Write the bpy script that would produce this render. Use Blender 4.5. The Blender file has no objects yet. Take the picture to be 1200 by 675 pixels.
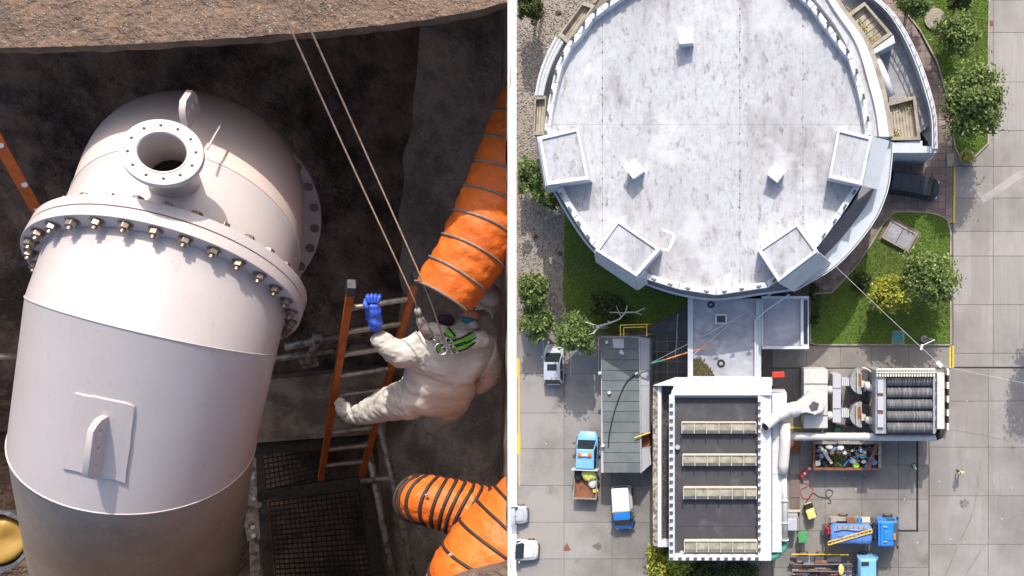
import bpy, bmesh, math, random
import numpy as np
from mathutils import Vector, Matrix, noise
random.seed(7); RNG = np.random.default_rng(7)
C = bpy.context.scene.collection
R = math.radians
# ------------------------------------------------------------------ camera, sky, sun
HC = 83.3333; F = 1000.0; CX = 880.0; CY = 375.0
cam = bpy.data.cameras.new('camera'); camo = bpy.data.objects.new('camera', cam); C.objects.link(camo)
camo.location = (0, 0, HC); camo.rotation_euler = (0, 0, 0)
cam.sensor_width = 36; cam.lens = 36 * F / 1200.0
cam.shift_x = (600 - CX) / 1200.0; cam.shift_y = (CY - 337.5) / 1200.0
cam.clip_start = 0.5; cam.clip_end = 3000
bpy.context.scene.camera = camo
SUN_EL = 40.0
sdir = Vector((-0.15, -1, 0)).normalized() * math.cos(R(SUN_EL)) + Vector((0, 0, -math.sin(R(SUN_EL))))
w = bpy.data.worlds.new('World'); bpy.context.scene.world = w; w.use_nodes = True
nt = w.node_tree; sky = nt.nodes.new('ShaderNodeTexSky'); sky.sky_type = 'NISHITA'; sky.sun_disc = False
sky.air_density = 0.9; sky.dust_density = 4.0; sky.ozone_density = 0.6; sky.sun_elevation = R(SUN_EL); sky.sun_rotation = math.atan2(-sdir.x, -sdir.y)
nt.links.new(sky.outputs[0], nt.nodes['Background'].inputs[0]); nt.nodes['Background'].inputs[1].default_value = 0.15
sl = bpy.data.lights.new('sun', 'SUN'); sl.energy = 2.9; sl.angle = R(0.55); sl.color = (1.0, 0.935, 0.86)
so = bpy.data.objects.new('sun', sl); C.objects.link(so); so.rotation_euler = sdir.to_track_quat('-Z', 'Y').to_euler()
so.location = (0, 60, 120)
vs = bpy.context.scene.view_settings; vs.view_transform = 'Standard'; vs.look = 'None'; vs.exposure = 0.62; vs.gamma = 1
bpy.context.scene.cycles.max_bounces = 6
# ------------------------------------------------------------------ materials
def mat(name, col, rough=0.8, metal=0.0, layers=(), bump=0.0, bscale=4.0, island=0.0, spec=0.5, coat=0.0, alpha=1.0, transl=None, orand=0.0):
    m = bpy.data.materials.new(name); m.use_nodes = True; n = m.node_tree.nodes; l = m.node_tree.links
    b = n['Principled BSDF']; b.inputs['Roughness'].default_value = rough; b.inputs['Metallic'].default_value = metal
    b.inputs['Specular IOR Level'].default_value = spec; b.inputs['Coat Weight'].default_value = coat
    geo = n.new('ShaderNodeNewGeometry'); cur = None
    for L in layers:
        c2, sc, lo, hi, amt = L[:5]; st = L[5] if len(L) > 5 else (1, 1, 1); det = L[6] if len(L) > 6 else 6; kind = L[7] if len(L) > 7 else 'noise'
        mp = n.new('ShaderNodeMapping'); mp.inputs['Scale'].default_value = st; l.new(geo.outputs['Position'], mp.inputs[0])
        mp.inputs['Location'].default_value = (random.random() * 50, random.random() * 50, 3)
        if kind == 'noise':
            t = n.new('ShaderNodeTexNoise'); t.inputs['Detail'].default_value = det; t.inputs['Roughness'].default_value = 0.62; out = t.outputs[0]
        else:
            t = n.new('ShaderNodeTexVoronoi'); t.feature = 'F1' ; out = t.outputs['Distance']
        t.inputs['Scale'].default_value = sc; l.new(mp.outputs[0], t.inputs['Vector'])
        mr = n.new('ShaderNodeMapRange'); mr.inputs[1].default_value = lo; mr.inputs[2].default_value = hi; mr.inputs[3].default_value = 0; mr.inputs[4].default_value = amt
        l.new(out, mr.inputs[0])
        mx = n.new('ShaderNodeMix'); mx.data_type = 'RGBA'; l.new(mr.outputs[0], mx.inputs[0])
        if cur is None: mx.inputs[6].default_value = (*col, 1)
        else: l.new(cur, mx.inputs[6])
        mx.inputs[7].default_value = (*c2, 1); cur = mx.outputs[2]
    if island:
        hs = n.new('ShaderNodeHueSaturation'); mr = n.new('ShaderNodeMapRange'); mr.inputs[3].default_value = 1 - island; mr.inputs[4].default_value = 1 + island
        l.new(geo.outputs['Random Per Island'], mr.inputs[0]); l.new(mr.outputs[0], hs.inputs['Value'])
        if cur is None: hs.inputs['Color'].default_value = (*col, 1)
        else: l.new(cur, hs.inputs['Color'])
        cur = hs.outputs[0]
    if orand:
        hs = n.new('ShaderNodeHueSaturation'); mr = n.new('ShaderNodeMapRange'); mr.inputs[3].default_value = 1 - orand; mr.inputs[4].default_value = 1 + orand
        oi = n.new('ShaderNodeObjectInfo'); l.new(oi.outputs['Random'], mr.inputs[0]); l.new(mr.outputs[0], hs.inputs['Value']); l.new(cur, hs.inputs['Color']); cur = hs.outputs[0]
    if cur is None: b.inputs['Base Color'].default_value = (*col, 1)
    else: l.new(cur, b.inputs['Base Color'])
    if bump:
        t = n.new('ShaderNodeTexNoise'); t.inputs['Scale'].default_value = bscale; t.inputs['Detail'].default_value = 8
        l.new(geo.outputs['Position'], t.inputs['Vector'])
        bp = n.new('ShaderNodeBump'); bp.inputs['Strength'].default_value = min(1, bump); bp.inputs['Distance'].default_value = 0.5 * bump / bscale * 2
        l.new(t.outputs[0], bp.inputs['Height']); l.new(bp.outputs[0], b.inputs['Normal'])
    if transl:
        tr = n.new('ShaderNodeBsdfTranslucent'); ms = n.new('ShaderNodeMixShader'); ms.inputs[0].default_value = transl
        if cur is not None: l.new(cur, tr.inputs[0])
        else: tr.inputs[0].default_value = (*col, 1)
        l.new(b.outputs[0], ms.inputs[1]); l.new(tr.outputs[0], ms.inputs[2]); l.new(ms.outputs[0], n['Material Output'].inputs[0])
    return m
M = {}
M['yard'] = mat('yard_concrete', (0.275, 0.262, 0.248), 0.9, layers=[((0.155, 0.142, 0.13), 0.09, .45, .60, .8), ((0.30, 0.285, 0.262), 0.5, .5, .75, .5), ((0.12, 0.105, 0.092), 0.3, .60, .70, .6), ((0.10, .09, .08), 1.3, .66, .72, .5), ((0.23, 0.22, 0.205), 2.2, .45, .7, .4, (6, .25, 1))], bump=.25, bscale=5, orand=0.09)
M['road'] = mat('road_concrete', (0.305, 0.29, 0.278), 0.9, layers=[((0.175, 0.162, 0.15), 0.08, .45, .60, .7), ((.33, .315, .3), .035, .5, .58, .5), ((0.225, 0.21, 0.198), 1.8, .46, .66, .5, (7, .12, 1)), ((0.34, .32, .30), 0.25, .56, .72, .5, (1.5, .4, 1)), ((0.2, .18, .165), 0.14, .52, .545, .35, (1, .22, 1), 3), ((0.17, 0.155, 0.14), 0.3, .64, .76, .4)], bump=.25, bscale=5, orand=0.07)
M['damp'] = mat('stained_concrete', (0.24, 0.222, 0.20), 0.85, layers=[((0.17, 0.155, 0.145), 0.2, .44, .6, .8), ((0.26, 0.24, 0.22), 0.7, .55, .7, .6)], bump=.25, bscale=5, orand=0.08)
M['joint'] = mat('joint_dirt', (0.15, 0.138, 0.125), 0.95, layers=[((0.10, 0.10, 0.07), 1.5, .4, .6, .8)])
M['soil'] = mat('ground_soil', (0.20, 0.18, 0.15), 0.95, layers=[((0.13, 0.12, 0.09), 0.05, .4, .6, .8)])
M['gravel'] = mat('gravel', (0.28, 0.245, 0.205), 0.95, layers=[((0.25, 0.21, 0.175), 2.6, .4, .6, .9), ((0.45, 0.41, 0.36), 6, .5, .7, .8), ((0.2, 0.17, .14), 0.15, .5, .7, .4)], bump=.6, bscale=7)
M['stone'] = mat('gravel_stone', (0.28, 0.25, 0.21), 0.9, island=.45)
M['brickpave'] = mat('brick_paving', (0.22, 0.165, 0.15), 0.9, layers=[((0.15, 0.115, .10), 0.4, .4, .65, .8), ((0.3, 0.25, .22), 1.6, .5, .7, .5)], island=.15, orand=0.2)
M['darkpave'] = mat('dark_paving', (0.10, 0.10, 0.105), 0.85, layers=[((0.06, 0.06, .065), 0.6, .4, .65, .8), ((0.17, 0.17, .17), 0.9, .58, .7, .5)], island=.22, orand=0.25)
M['lawn'] = mat('lawn_grass', (0.14, 0.24, 0.04), 0.95, layers=[((0.16, 0.17, 0.05), 0.18, .46, .64, .8), ((0.06, 0.12, 0.018), 0.9, .45, .65, .7), ((0.10, 0.16, .03), 4, .5, .7, .6)], bump=.7, bscale=9)
M['blade'] = mat('grass_blade', (0.17, 0.28, 0.045), 0.9, layers=[((0.17, 0.18, 0.055), 0.18, .46, .64, .7)], island=.4, transl=.3)
M['roofwhite'] = mat('roof_membrane', (0.43, 0.45, 0.49), 0.75, layers=[((0.33, 0.34, 0.36), 0.10, .46, .62, .85, (1.2, .7, 1), 10), ((0.15, 0.14, 0.14), 0.30, .54, .70, .85, (1.2, .4, 1), 12), ((0.16, 0.14, 0.135), 1.1, .57, .66, .7, (1.6, .7, 1), 12), ((0.30, 0.295, 0.30), 1.5, .50, .62, .55, (2.2, .5, 1), 12), ((0.34, 0.335, 0.34), 2.2, .50, .64, .6), ((0.2, 0.17, 0.155), 2.6, .60, .68, .65, (1, .6, 1)), ((0.50, 0.515, .55), 0.2, .54, .64, .7)], bump=.12, bscale=2)
M['white'] = mat('white_paint', (0.56, 0.585, 0.62), 0.6, layers=[((0.46, 0.46, 0.46), 0.7, .55, .75, .6), ((0.45, 0.42, 0.39), 2.5, .62, .76, .5, (1, 1, .4))])
M['bluewhite'] = mat('pale_blue_cladding', (0.48, 0.525, 0.57), 0.55, layers=[((0.37, 0.40, 0.44), 0.8, .5, .7, .6)])
M['kerbwhite'] = mat('bright_white_kerb', (0.92, 0.92, 0.92), 0.6)
M['beige'] = mat('weathered_stone', (0.33, 0.29, 0.235), 0.85, layers=[((0.18, 0.16, 0.13), 1.0, .45, .65, .8), ((0.45, 0.41, 0.35), 3, .55, .7, .6)], bump=.3, bscale=6)
M['mottle'] = mat('lichen_concrete', (0.36, 0.31, 0.26), 0.9, layers=[((0.09, 0.075, 0.06), 2.6, .44, .56, .9), ((0.55, 0.5, .44), 1.7, .56, .66, .7)], bump=.4, bscale=6, orand=0.12)
M['terr'] = mat('terrace_floor', (0.29, 0.295, 0.32), 0.8, layers=[((0.2, 0.2, 0.22), 0.6, .4, .65, .8), ((0.5, 0.5, .52), 1.6, .55, .7, .6, (1, 3, 1))])
M['plank'] = mat('grey_planks', (0.38, 0.34, 0.27), 0.9, layers=[((0.2, 0.17, .13), 1.2, .45, .65, .7)], island=.15, orand=0.12)
M['flat'] = mat('bitumen_flat_roof', (0.36, 0.37, 0.41), 0.75, layers=[((0.2, 0.2, 0.22), 0.35, .46, .66, .75, (1, 1, 1), 9), ((0.55, 0.56, .6), 0.8, .52, .68, .6), ((0.12, 0.115, .11), 0.7, .66, .74, .7)], bump=.15, bscale=3)
M['deck'] = mat('dark_roof_felt', (0.055, 0.055, 0.064), 0.75, layers=[((0.045, 0.045, 0.052), 0.25, .45, .6, .8), ((0.11, 0.11, .125), 0.6, .54, .7, .6)])
M['cabin'] = mat('cabin_roof_felt', (0.145, 0.165, 0.168), 0.85, layers=[((0.10, 0.118, .122), 0.5, .42, .62, .8), ((0.21, .23, .235), 1.6, .6, .72, .5)], orand=0.06)
M['cabinwall'] = mat('cabin_wall', (0.42, 0.43, 0.475), 0.6, layers=[((0.4, 0.41, .46), 1.2, .5, .7, .6)])
M['glass'] = mat('dark_glass', (0.02, 0.028, 0.03), 0.08, spec=.9)
M['skyglass'] = mat('rooflight_glass', (0.30, 0.285, 0.22), 0.25, layers=[((0.55, 0.49, 0.37), 0.9, .42, .6, .85), ((0.14, 0.135, .11), 1.3, .55, .7, .7)], spec=.7)
M['cream'] = mat('cream_frame', (0.50, 0.47, 0.38), 0.6)
M['grey'] = mat('grey_metal', (0.36, 0.37, 0.39), 0.5, .3, layers=[((0.22, .22, .23), 1, .5, .7, .6)])
M['dkgrey'] = mat('dark_grey_metal', (0.10, 0.10, 0.11), 0.5, .3, layers=[((0.05, .05, .05), 1, .5, .7, .6)])
M['bags'] = mat('filter_bag', (0.095, 0.098, 0.108), 0.8, layers=[((0.22, 0.22, 0.235), 1.2, .48, .6, .75, (5, .25, 1)), ((0.08, 0.08, .09), .9, .5, .7, .6)])
M['ductw'] = mat('duct_white', (0.53, 0.525, 0.505), 0.5, layers=[((0.42, 0.37, 0.31), 1.0, .55, .7, .7), ((0.3, 0.25, .2), 3, .62, .7, .6)])
M['black'] = mat('black_rubber', (0.018, 0.018, 0.02), 0.8)
M['tyre'] = mat('tyre_rubber', (0.025, 0.025, 0.026), 0.85)
M['rim'] = mat('wheel_rim', (0.5, 0.5, 0.5), 0.35, .8)
M['yellow'] = mat('yellow_paint', (0.72, 0.46, 0.045), 0.7, layers=[((0.4, .33, .2), 2.5, .55, .68, .7)])
M['yellowv'] = mat('yellow_plastic', (0.75, 0.58, 0.16), 0.5, layers=[((0.85, .75, .45), 2, .5, .6, .5)])
M['red'] = mat('red_paint', (0.55, 0.03, 0.02), 0.5)
M['orangev'] = mat('orange_lens', (0.8, 0.18, 0.02), 0.3)
M['rust'] = mat('rusty_steel', (0.23, 0.09, 0.045), 0.85, layers=[((0.12, .06, .04), 1.4, .45, .62, .8), ((0.38, .2, .12), 2.5, .56, .68, .7)], bump=.3, bscale=6)
M['silver'] = mat('silver_paint', (0.52, 0.54, 0.60), 0.3, .15, coat=.6)
M['carwhite'] = mat('white_car_paint', (0.62, 0.62, 0.62), 0.3, coat=.6)
M['navy'] = mat('navy_paint', (0.006, 0.016, 0.035), 0.4, .0, coat=.15)
M['skyblue'] = mat('light_blue_paint', (0.17, 0.43, 0.72), 0.4, coat=.3, layers=[((0.25, .48, .7), 1.2, .5, .7, .5)])
M['blue'] = mat('blue_paint', (0.02, 0.20, 0.66), 0.35, coat=.4, layers=[((0.03, .24, .6), 1.5, .5, .7, .6)])
M['tankblue'] = mat('tank_blue_paint', (0.10, 0.24, 0.62), 0.4, coat=.3, layers=[((0.14, .25, .52), 1.2, .48, .66, .7), ((0.03, 0.09, .3), 2.6, .58, .7, .7)])
M['green'] = mat('green_plastic', (0.05, 0.28, 0.10), 0.6, layers=[((0.15, .36, .2), 2, .5, .65, .5)])
M['greenpipe'] = mat('green_pipe', (0.05, 0.26, 0.19), 0.5, layers=[((0.12, .36, .28), 1.5, .5, .65, .6)])
M['teal'] = mat('teal_cover', (0.04, 0.24, 0.22), 0.7, layers=[((0.07, .3, .28), 2, .5, .65, .6)])
M['hivis'] = mat('hi_vis', (0.35, 0.75, 0.08), 0.7)
M['trous'] = mat('dark_trousers', (0.03, 0.035, 0.05), 0.9)
M['skin'] = mat('skin', (0.55, 0.32, 0.23), 0.6)
M['bark'] = mat('bark', (0.13, 0.10, 0.075), 0.95, layers=[((0.06, .05, .04), 2, .4, .6, .7)])
M['deadwood'] = mat('dead_wood', (0.45, 0.42, 0.38), 0.9)
M['leafA'] = mat('leaf_pale_green', (0.165, 0.225, 0.06), 0.75, layers=[((0.25, 0.30, 0.11), 0.9, .5, .68, .7)], island=.55, transl=.25)
M['leafB'] = mat('leaf_mid_green', (0.15, 0.22, 0.06), 0.75, layers=[((0.19, 0.24, 0.085), 0.9, .48, .66, .7)], island=.55, transl=.25)
M['leafC'] = mat('leaf_yellow', (0.36, 0.36, 0.04), 0.75, layers=[((0.18, 0.25, 0.05), 0.7, .5, .66, .9), ((0.5, .2, .03), 1.1, .66, .7, .7)], island=.45, transl=.25)
M['leafD'] = mat('leaf_dark_green', (0.075, 0.10, 0.025), 0.8, layers=[((0.085, 0.10, 0.025), 0.9, .5, .66, .8)], island=.5, transl=.2)
M['wire'] = mat('pale_cable', (0.5, 0.5, 0.5), 0.6)
M['orangewire'] = mat('orange_cable', (0.75, 0.25, 0.08), 0.6)
M['greenwire'] = mat('green_cable', (0.03, 0.4, 0.22), 0.6)
M['moss'] = mat('moss', (0.075, 0.06, 0.025), 0.95, layers=[((0.13, 0.12, .04), 3, .45, .6, .8)], bump=.8, bscale=8)
# ------------------------------------------------------------------ helpers
def A(px, py, z=0.0):
    k = (HC - z) / F
    return Vector(((px - CX) * k, -(py - CY) * k, z))
def tag(o, label=None, cat=None, group=None, kind=None):
    if label: o['label'] = label
    if cat: o['category'] = cat
    if group: o['group'] = group
    if kind: o['kind'] = kind
    return o
def thing(name, loc, label, cat, group=None, rz=0.0):
    o = bpy.data.objects.new(name, None); C.objects.link(o); o.location = loc; o.rotation_euler = (0, 0, rz); o.empty_display_size = .3
    return tag(o, label, cat, group)
def woff(p):
    v = Vector((0, 0, 0))
    while p is not None: v += p.location; p = p.parent
    return v
U = 1.0
class G:
    def __init__(s): s.v = []; s.f = []
    def add(s, vs, fs):
        b = len(s.v); s.v += [Vector(q) for q in vs]; s.f += [tuple(i + b for i in f) for f in fs]; return s
    def box(s, c, size, rz=0.0, mtx=None):
        x, y, z = size[0] / 2, size[1] / 2, size[2] / 2
        vs = [Vector((i * x, j * y, k * z)) for k in (-1, 1) for j in (-1, 1) for i in (-1, 1)]
        rot = mtx if mtx else Matrix.Rotation(rz, 3, 'Z')
        vs = [rot @ q + Vector(c) for q in vs]
        return s.add(vs, [(0, 2, 3, 1), (4, 5, 7, 6), (0, 1, 5, 4), (2, 6, 7, 3), (0, 4, 6, 2), (1, 3, 7, 5)])
    def prism(s, top, bot):
        n = len(top); return s.add(list(top) + list(bot), [tuple(range(n)), tuple(range(2 * n - 1, n - 1, -1))] + [(i, n + i, n + (i + 1) % n, (i + 1) % n) for i in range(n)])
    def pp(s, poly, z0, z1, base=None):   # outline seen at height z1, dropped straight down to z0
        top = [A(x, y, z1) for x, y in poly]
        ar = sum(top[i].x * top[(i + 1) % len(top)].y - top[(i + 1) % len(top)].x * top[i].y for i in range(len(top)))
        if ar < 0: top = top[::-1]
        return s.prism(top, [Vector((q.x, q.y, z0)) for q in top])
    def beam(s, a, b, w, h, up=Vector((0, 0, 1))):
        a = Vector(a); b = Vector(b); d = b - a; L = d.length
        if L < 1e-6: return s
        w *= U; h *= U; x = d / L; y = up.cross(x)
        if y.length < 1e-4: y = Vector((0, 1, 0)).cross(x)
        y.normalize(); z = x.cross(y)
        return s.box((a + b) / 2, (L, w, h), mtx=Matrix((x, y, z)).transposed())
    def tube(s, pts, r, n=8, caps=True, closed=False):
        pts = [Vector(p) for p in pts]; m = len(pts); rr = [q * U for q in (r if isinstance(r, (list, tuple)) else [r] * m)]
        prev = None; b = len(s.v)
        for i, p in enumerate(pts):
            if closed: t = (pts[(i + 1) % m] - pts[i - 1])
            else: t = (pts[min(i + 1, m - 1)] - pts[max(i - 1, 0)])
            t.normalize()
            if prev is None: u = t.orthogonal().normalized()
            else:
                u = prev - t * prev.dot(t)
                u = u.normalized() if u.length > 1e-6 else t.orthogonal().normalized()
            prev = u; v = t.cross(u)
            for k in range(n):
                a = 2 * math.pi * k / n; s.v.append(p + (u * math.cos(a) + v * math.sin(a)) * rr[i])
        for i in range(m if closed else m - 1):
            j = (i + 1) % m
            for k in range(n):
                k2 = (k + 1) % n; s.f.append((b + i * n + k, b + i * n + k2, b + j * n + k2, b + j * n + k))
        if caps and not closed:
            s.f.append(tuple(b + k for k in range(n - 1, -1, -1))); s.f.append(tuple(b + (m - 1) * n + k for k in range(n)))
        return s
    def loft(s, rings, cap=True, closed=True):
        b = len(s.v); n = len(rings[0])
        for r in rings: s.v += [Vector(q) for q in r]
        for i in range(len(rings) - 1):
            for k in range(n if closed else n - 1):
                k2 = (k + 1) % n; s.f.append((b + i * n + k, b + i * n + k2, b + (i + 1) * n + k2, b + (i + 1) * n + k))
        if cap: s.f.append(tuple(b + k for k in range(n - 1, -1, -1))); s.f.append(tuple(b + (len(rings) - 1) * n + k for k in range(n)))
        return s
    def build(s, name, m, parent=None, world=True, smooth=False, bevel=0.0, label=None, cat=None, group=None, kind=None, fix=True, angle=None):
        me = bpy.data.meshes.new(name)
        loc = Vector((0, 0, 0))
        if parent is None and world and kind != 'structure' and s.v:
            mn = Vector([min(q[i] for q in s.v) for i in range(3)]); mx = Vector([max(q[i] for q in s.v) for i in range(3)])
            loc = Vector(((mn.x + mx.x) / 2, (mn.y + mx.y) / 2, mn.z))
        off = (woff(parent) if parent is not None else loc) if world else Vector((0, 0, 0))
        me.from_pydata([q - off for q in s.v], [], s.f); me.validate()
        if fix:
            bm = bmesh.new(); bm.from_mesh(me); bmesh.ops.recalc_face_normals(bm, faces=bm.faces); bm.to_mesh(me); bm.free()
        o = bpy.data.objects.new(name, me); C.objects.link(o); me.materials.append(M[m] if isinstance(m, str) else m)
        if parent is not None: o.parent = parent
        elif world: o.location = loc
        if smooth:
            me.polygons.foreach_set('use_smooth', [True] * len(me.polygons))
            if angle is not None:
                bm = bmesh.new(); bm.from_mesh(me)
                for e in bm.edges:
                    if len(e.link_faces) == 2 and e.calc_face_angle(0) > R(angle): e.smooth = False
                bm.to_mesh(me); bm.free()
        if bevel:
            bv = o.modifiers.new('bevel', 'BEVEL'); bv.width = bevel; bv.segments = 2; bv.limit_method = 'ANGLE'
        return tag(o, label, cat, group, kind)
def piece(src, parent, loc=None, rz=None, name=None):
    o = src.copy(); C.objects.link(o); o.parent = parent
    if loc is not None: o.location = loc
    if rz is not None: o.rotation_euler = (0, 0, rz)
    return o
def copy_tree(o, parent=None):
    c = o.copy(); C.objects.link(c)
    if parent is not None: c.parent = parent
    for ch in list(o.children): copy_tree(ch, c)
    return c
def clip(poly, axis, val, keep_less):
    out = []
    for i in range(len(poly)):
        a, b = poly[i], poly[(i + 1) % len(poly)]
        ia = (a[axis] <= val) == keep_less; ib = (b[axis] <= val) == keep_less
        if ia: out.append(a)
        if ia != ib:
            t = (val - a[axis]) / (b[axis] - a[axis]); out.append((a[0] + (b[0] - a[0]) * t, a[1] + (b[1] - a[1]) * t))
    return out
def clipbox(poly, x0, y0, x1, y1):
    for ax, v, k in ((0, x0, False), (0, x1, True), (1, y0, False), (1, y1, True)):
        if len(poly) < 3: return []
        poly = clip(poly, ax, v, k)
    return poly
def inpoly(x, y, P):
    c = False; j = len(P) - 1
    for i in range(len(P)):
        if (P[i][1] > y) != (P[j][1] > y) and x < (P[j][0] - P[i][0]) * (y - P[i][1]) / (P[j][1] - P[i][1]) + P[i][0]: c = not c
        j = i
    return c
def rect(x0, y0, x1, y1): return [(x0, y0), (x1, y0), (x1, y1), (x0, y1)]
def crv(pts, n=6):   # smooth curve through image points
    P = [Vector(p) for p in pts]; P = [2 * P[0] - P[1]] + P + [2 * P[-1] - P[-2]]; out = []
    for i in range(1, len(P) - 2):
        for k in range(n):
            t = k / n; a, b, c, d = P[i - 1:i + 3]
            out.append(0.5 * ((2 * b) + (c - a) * t + (2 * a - 5 * b + 4 * c - d) * t * t + (3 * b - a - 3 * c + d) * t ** 3))
    out.append(P[-2]); return [tuple(q) for q in out]
def strip(o, i):   # closed image polygon between two curves
    return list(o) + list(i)[::-1]
def band(g, co, ci, z0, z1):   # quads between two equal-length image curves, made solid
    n = len(co)
    to = [A(x, y, z1) for x, y in co]; ti = [A(x, y, z1) for x, y in ci]
    v = to + ti + [Vector((q.x, q.y, z0)) for q in to] + [Vector((q.x, q.y, z0)) for q in ti]; f = []
    for i in range(n - 1):
        f += [(i, i + 1, n + i + 1, n + i), (2 * n + i, 3 * n + i, 3 * n + i + 1, 2 * n + i + 1), (i, 2 * n + i, 2 * n + i + 1, i + 1), (n + i, n + i + 1, 3 * n + i + 1, 3 * n + i)]
    f += [(0, n, 3 * n, 2 * n), (n - 1, 3 * n - 1, 4 * n - 1, 2 * n - 1)]
    return g.add(v, f)
def circle_px(cx, cy, r, n=24): return [(cx + r * math.cos(2 * math.pi * k / n), cy + r * math.sin(2 * math.pi * k / n)) for k in range(n)]
def plate(name, outer, holes, thick, m, parent, mtx, bevel=0.0, label=None, cat=None):   # flat plate with real holes (curve fill); outlines in local metres, mtx places it
    cu = bpy.data.curves.new(name, 'CURVE'); cu.dimensions = '2D'; cu.fill_mode = 'BOTH'; cu.extrude = thick / 2
    cu.bevel_depth = bevel; cu.bevel_resolution = 1
    for loop in [outer] + list(holes):
        sp = cu.splines.new('POLY'); sp.points.add(len(loop) - 1); sp.use_cyclic_u = True
        for k, q in enumerate(loop): sp.points[k].co = (q[0], q[1], 0, 1)
    t = bpy.data.objects.new('tmp', cu); C.objects.link(t); bpy.context.view_layer.update()
    me = bpy.data.meshes.new_from_object(t.evaluated_get(bpy.context.evaluated_depsgraph_get()))
    bpy.data.objects.remove(t); bpy.data.curves.remove(cu)
    off = woff(parent) if parent is not None else Vector((0, 0, 0))
    me.transform(Matrix.Translation(-off) @ mtx); me.materials.clear(); me.materials.append(M[m])
    o = bpy.data.objects.new(name, me); C.objects.link(o); o.parent = parent
    return tag(o, label, cat)
def circ(r, n=24, cx=0, cy=0): return [(cx + r * math.cos(2 * math.pi * k / n), cy + r * math.sin(2 * math.pi * k / n)) for k in range(n)]
# ================================================================== RIGHT: the works yard
RIMX = A(595, 0)[0]
g = G()
g.add([(RIMX, -500, -.12), (700, -500, -.12), (700, 700, -.12), (RIMX, 700, -.12)], [(0, 1, 2, 3)])
g.add([(-700, 36, -.12), (RIMX, 36, -.12), (RIMX, 700, -.12), (-700, 700, -.12)], [(0, 1, 2, 3)])
g.add([(-700, -500, -.12), (RIMX, -500, -.12), (RIMX, -27.5, -.12), (-700, -27.5, -.12)], [(0, 1, 2, 3)])
g.add([(-700, -27.5, -.12), (-170, -27.5, -.12), (-170, 36, -.12), (-700, 36, -.12)], [(0, 1, 2, 3)])
g.build('ground', 'soil', kind='structure', fix=False)
G().pp(rect(595, -60, 605, 735), -3.0, .16).build('kerb', 'kerbwhite', kind='structure')
def slabs(name, m, zones, z=0.0, gap=.24, pname='concrete_slab', depth=.1, jit=.008, base=True):
    allp = [q for P in zones for q in P[0]]
    x0, y0, x1, y1 = min(q[0] for q in allp), min(q[1] for q in allp), max(q[0] for q in allp), max(q[1] for q in allp)
    root = None
    gb = G()
    for P, xs, ys in zones:
        gb.pp(P, z - depth - .015, z - depth * .45)
    root = gb.build(name, 'joint', kind='structure')
    for P, xs, ys in zones:
        for i in range(len(xs) - 1):
            for j in range(len(ys) - 1):
                c = clipbox(P, xs[i] + gap, ys[j] + gap, xs[i + 1] - gap, ys[j + 1] - gap)
                if len(c) < 3: continue
                ar = abs(sum(c[k][0] * c[(k + 1) % len(c)][1] - c[(k + 1) % len(c)][0] * c[k][1] for k in range(len(c)))) / 2
                if ar < 6: continue
                G().pp(c, z - depth, z + random.uniform(-jit, jit)).build(pname, m, root)
    return root
slabs('road', 'road', [(rect(1117, -60, 1290, 430), [1117, 1164, 1225, 1290], [-60, 0, 38, 96, 153, 195, 232, 271, 300, 357, 414, 430]),
                       (rect(1089, 432, 1290, 740), [1089, 1158, 1225, 1290], [432, 470, 524, 581, 638, 740])])
slabs('yard', 'yard', [(rect(605, 392, 806, 740), [605, 661, 717, 765, 806], [392, 438, 484, 526, 569, 612, 655, 740]),
                       (rect(905, 432, 1088, 740), [905, 937, 967, 1010, 1053, 1088], [432, 470, 505, 545, 585, 622, 665, 740])])
slabs('service_path', 'damp', [(rect(905, 405, 1113, 431), [905, 945, 985, 1021, 1065, 1113], [405, 431])], z=.006)
slabs('paved_alley', 'darkpave', [(rect(758, 340, 806, 448), [758, 770, 782, 794, 806], list(range(340, 460, 12)))], z=.03, pname='paving_slab', gap=.35)
# brick drive beside the round building
slabs('brick_drive', 'brickpave', [([(985, -60), (1045, -60), (1072, 30), (1098, 80), (1117, 150), (1117, 262), (1062, 250), (1038, 270), (1010, 300), (975, 345), (940, 360), (900, 360), (900, -60)], list(range(900, 1124, 8)), list(range(-60, 368, 8)))], z=.03, pname='paving_block', gap=.22, depth=.08)
# gravel yard with loose stones
gp = [(605, -60), (760, -60), (700, 0), (650, 70), (640, 160), (665, 240), (664, 392), (605, 392)]
gr = G().pp(gp, -.1, .03).build('gravel_yard', 'gravel', kind='structure')
g = G()
for k in range(9000):
    x, y = random.uniform(605.5, 700), random.uniform(-20, 391)
    if inpoly(x, y, gp):
        c = A(x, y, .05); s = random.uniform(.05, .14); a = random.random() * 6.3
        g.add([c + Vector((s * math.cos(a), s * math.sin(a), 0)), c + Vector((s * math.cos(a + 2), s * math.sin(a + 2), 0)), c + Vector((s * math.cos(a + 4.2), s * math.sin(a + 4.2), 0)), c + Vector((0, 0, s * .6))], [(0, 1, 3), (1, 2, 3), (2, 0, 3)])
g.build('loose_gravel', 'stone', kind='stuff', fix=False, label='loose pale gravel scattered over the yard left of the round roof', cat='gravel')
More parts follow.
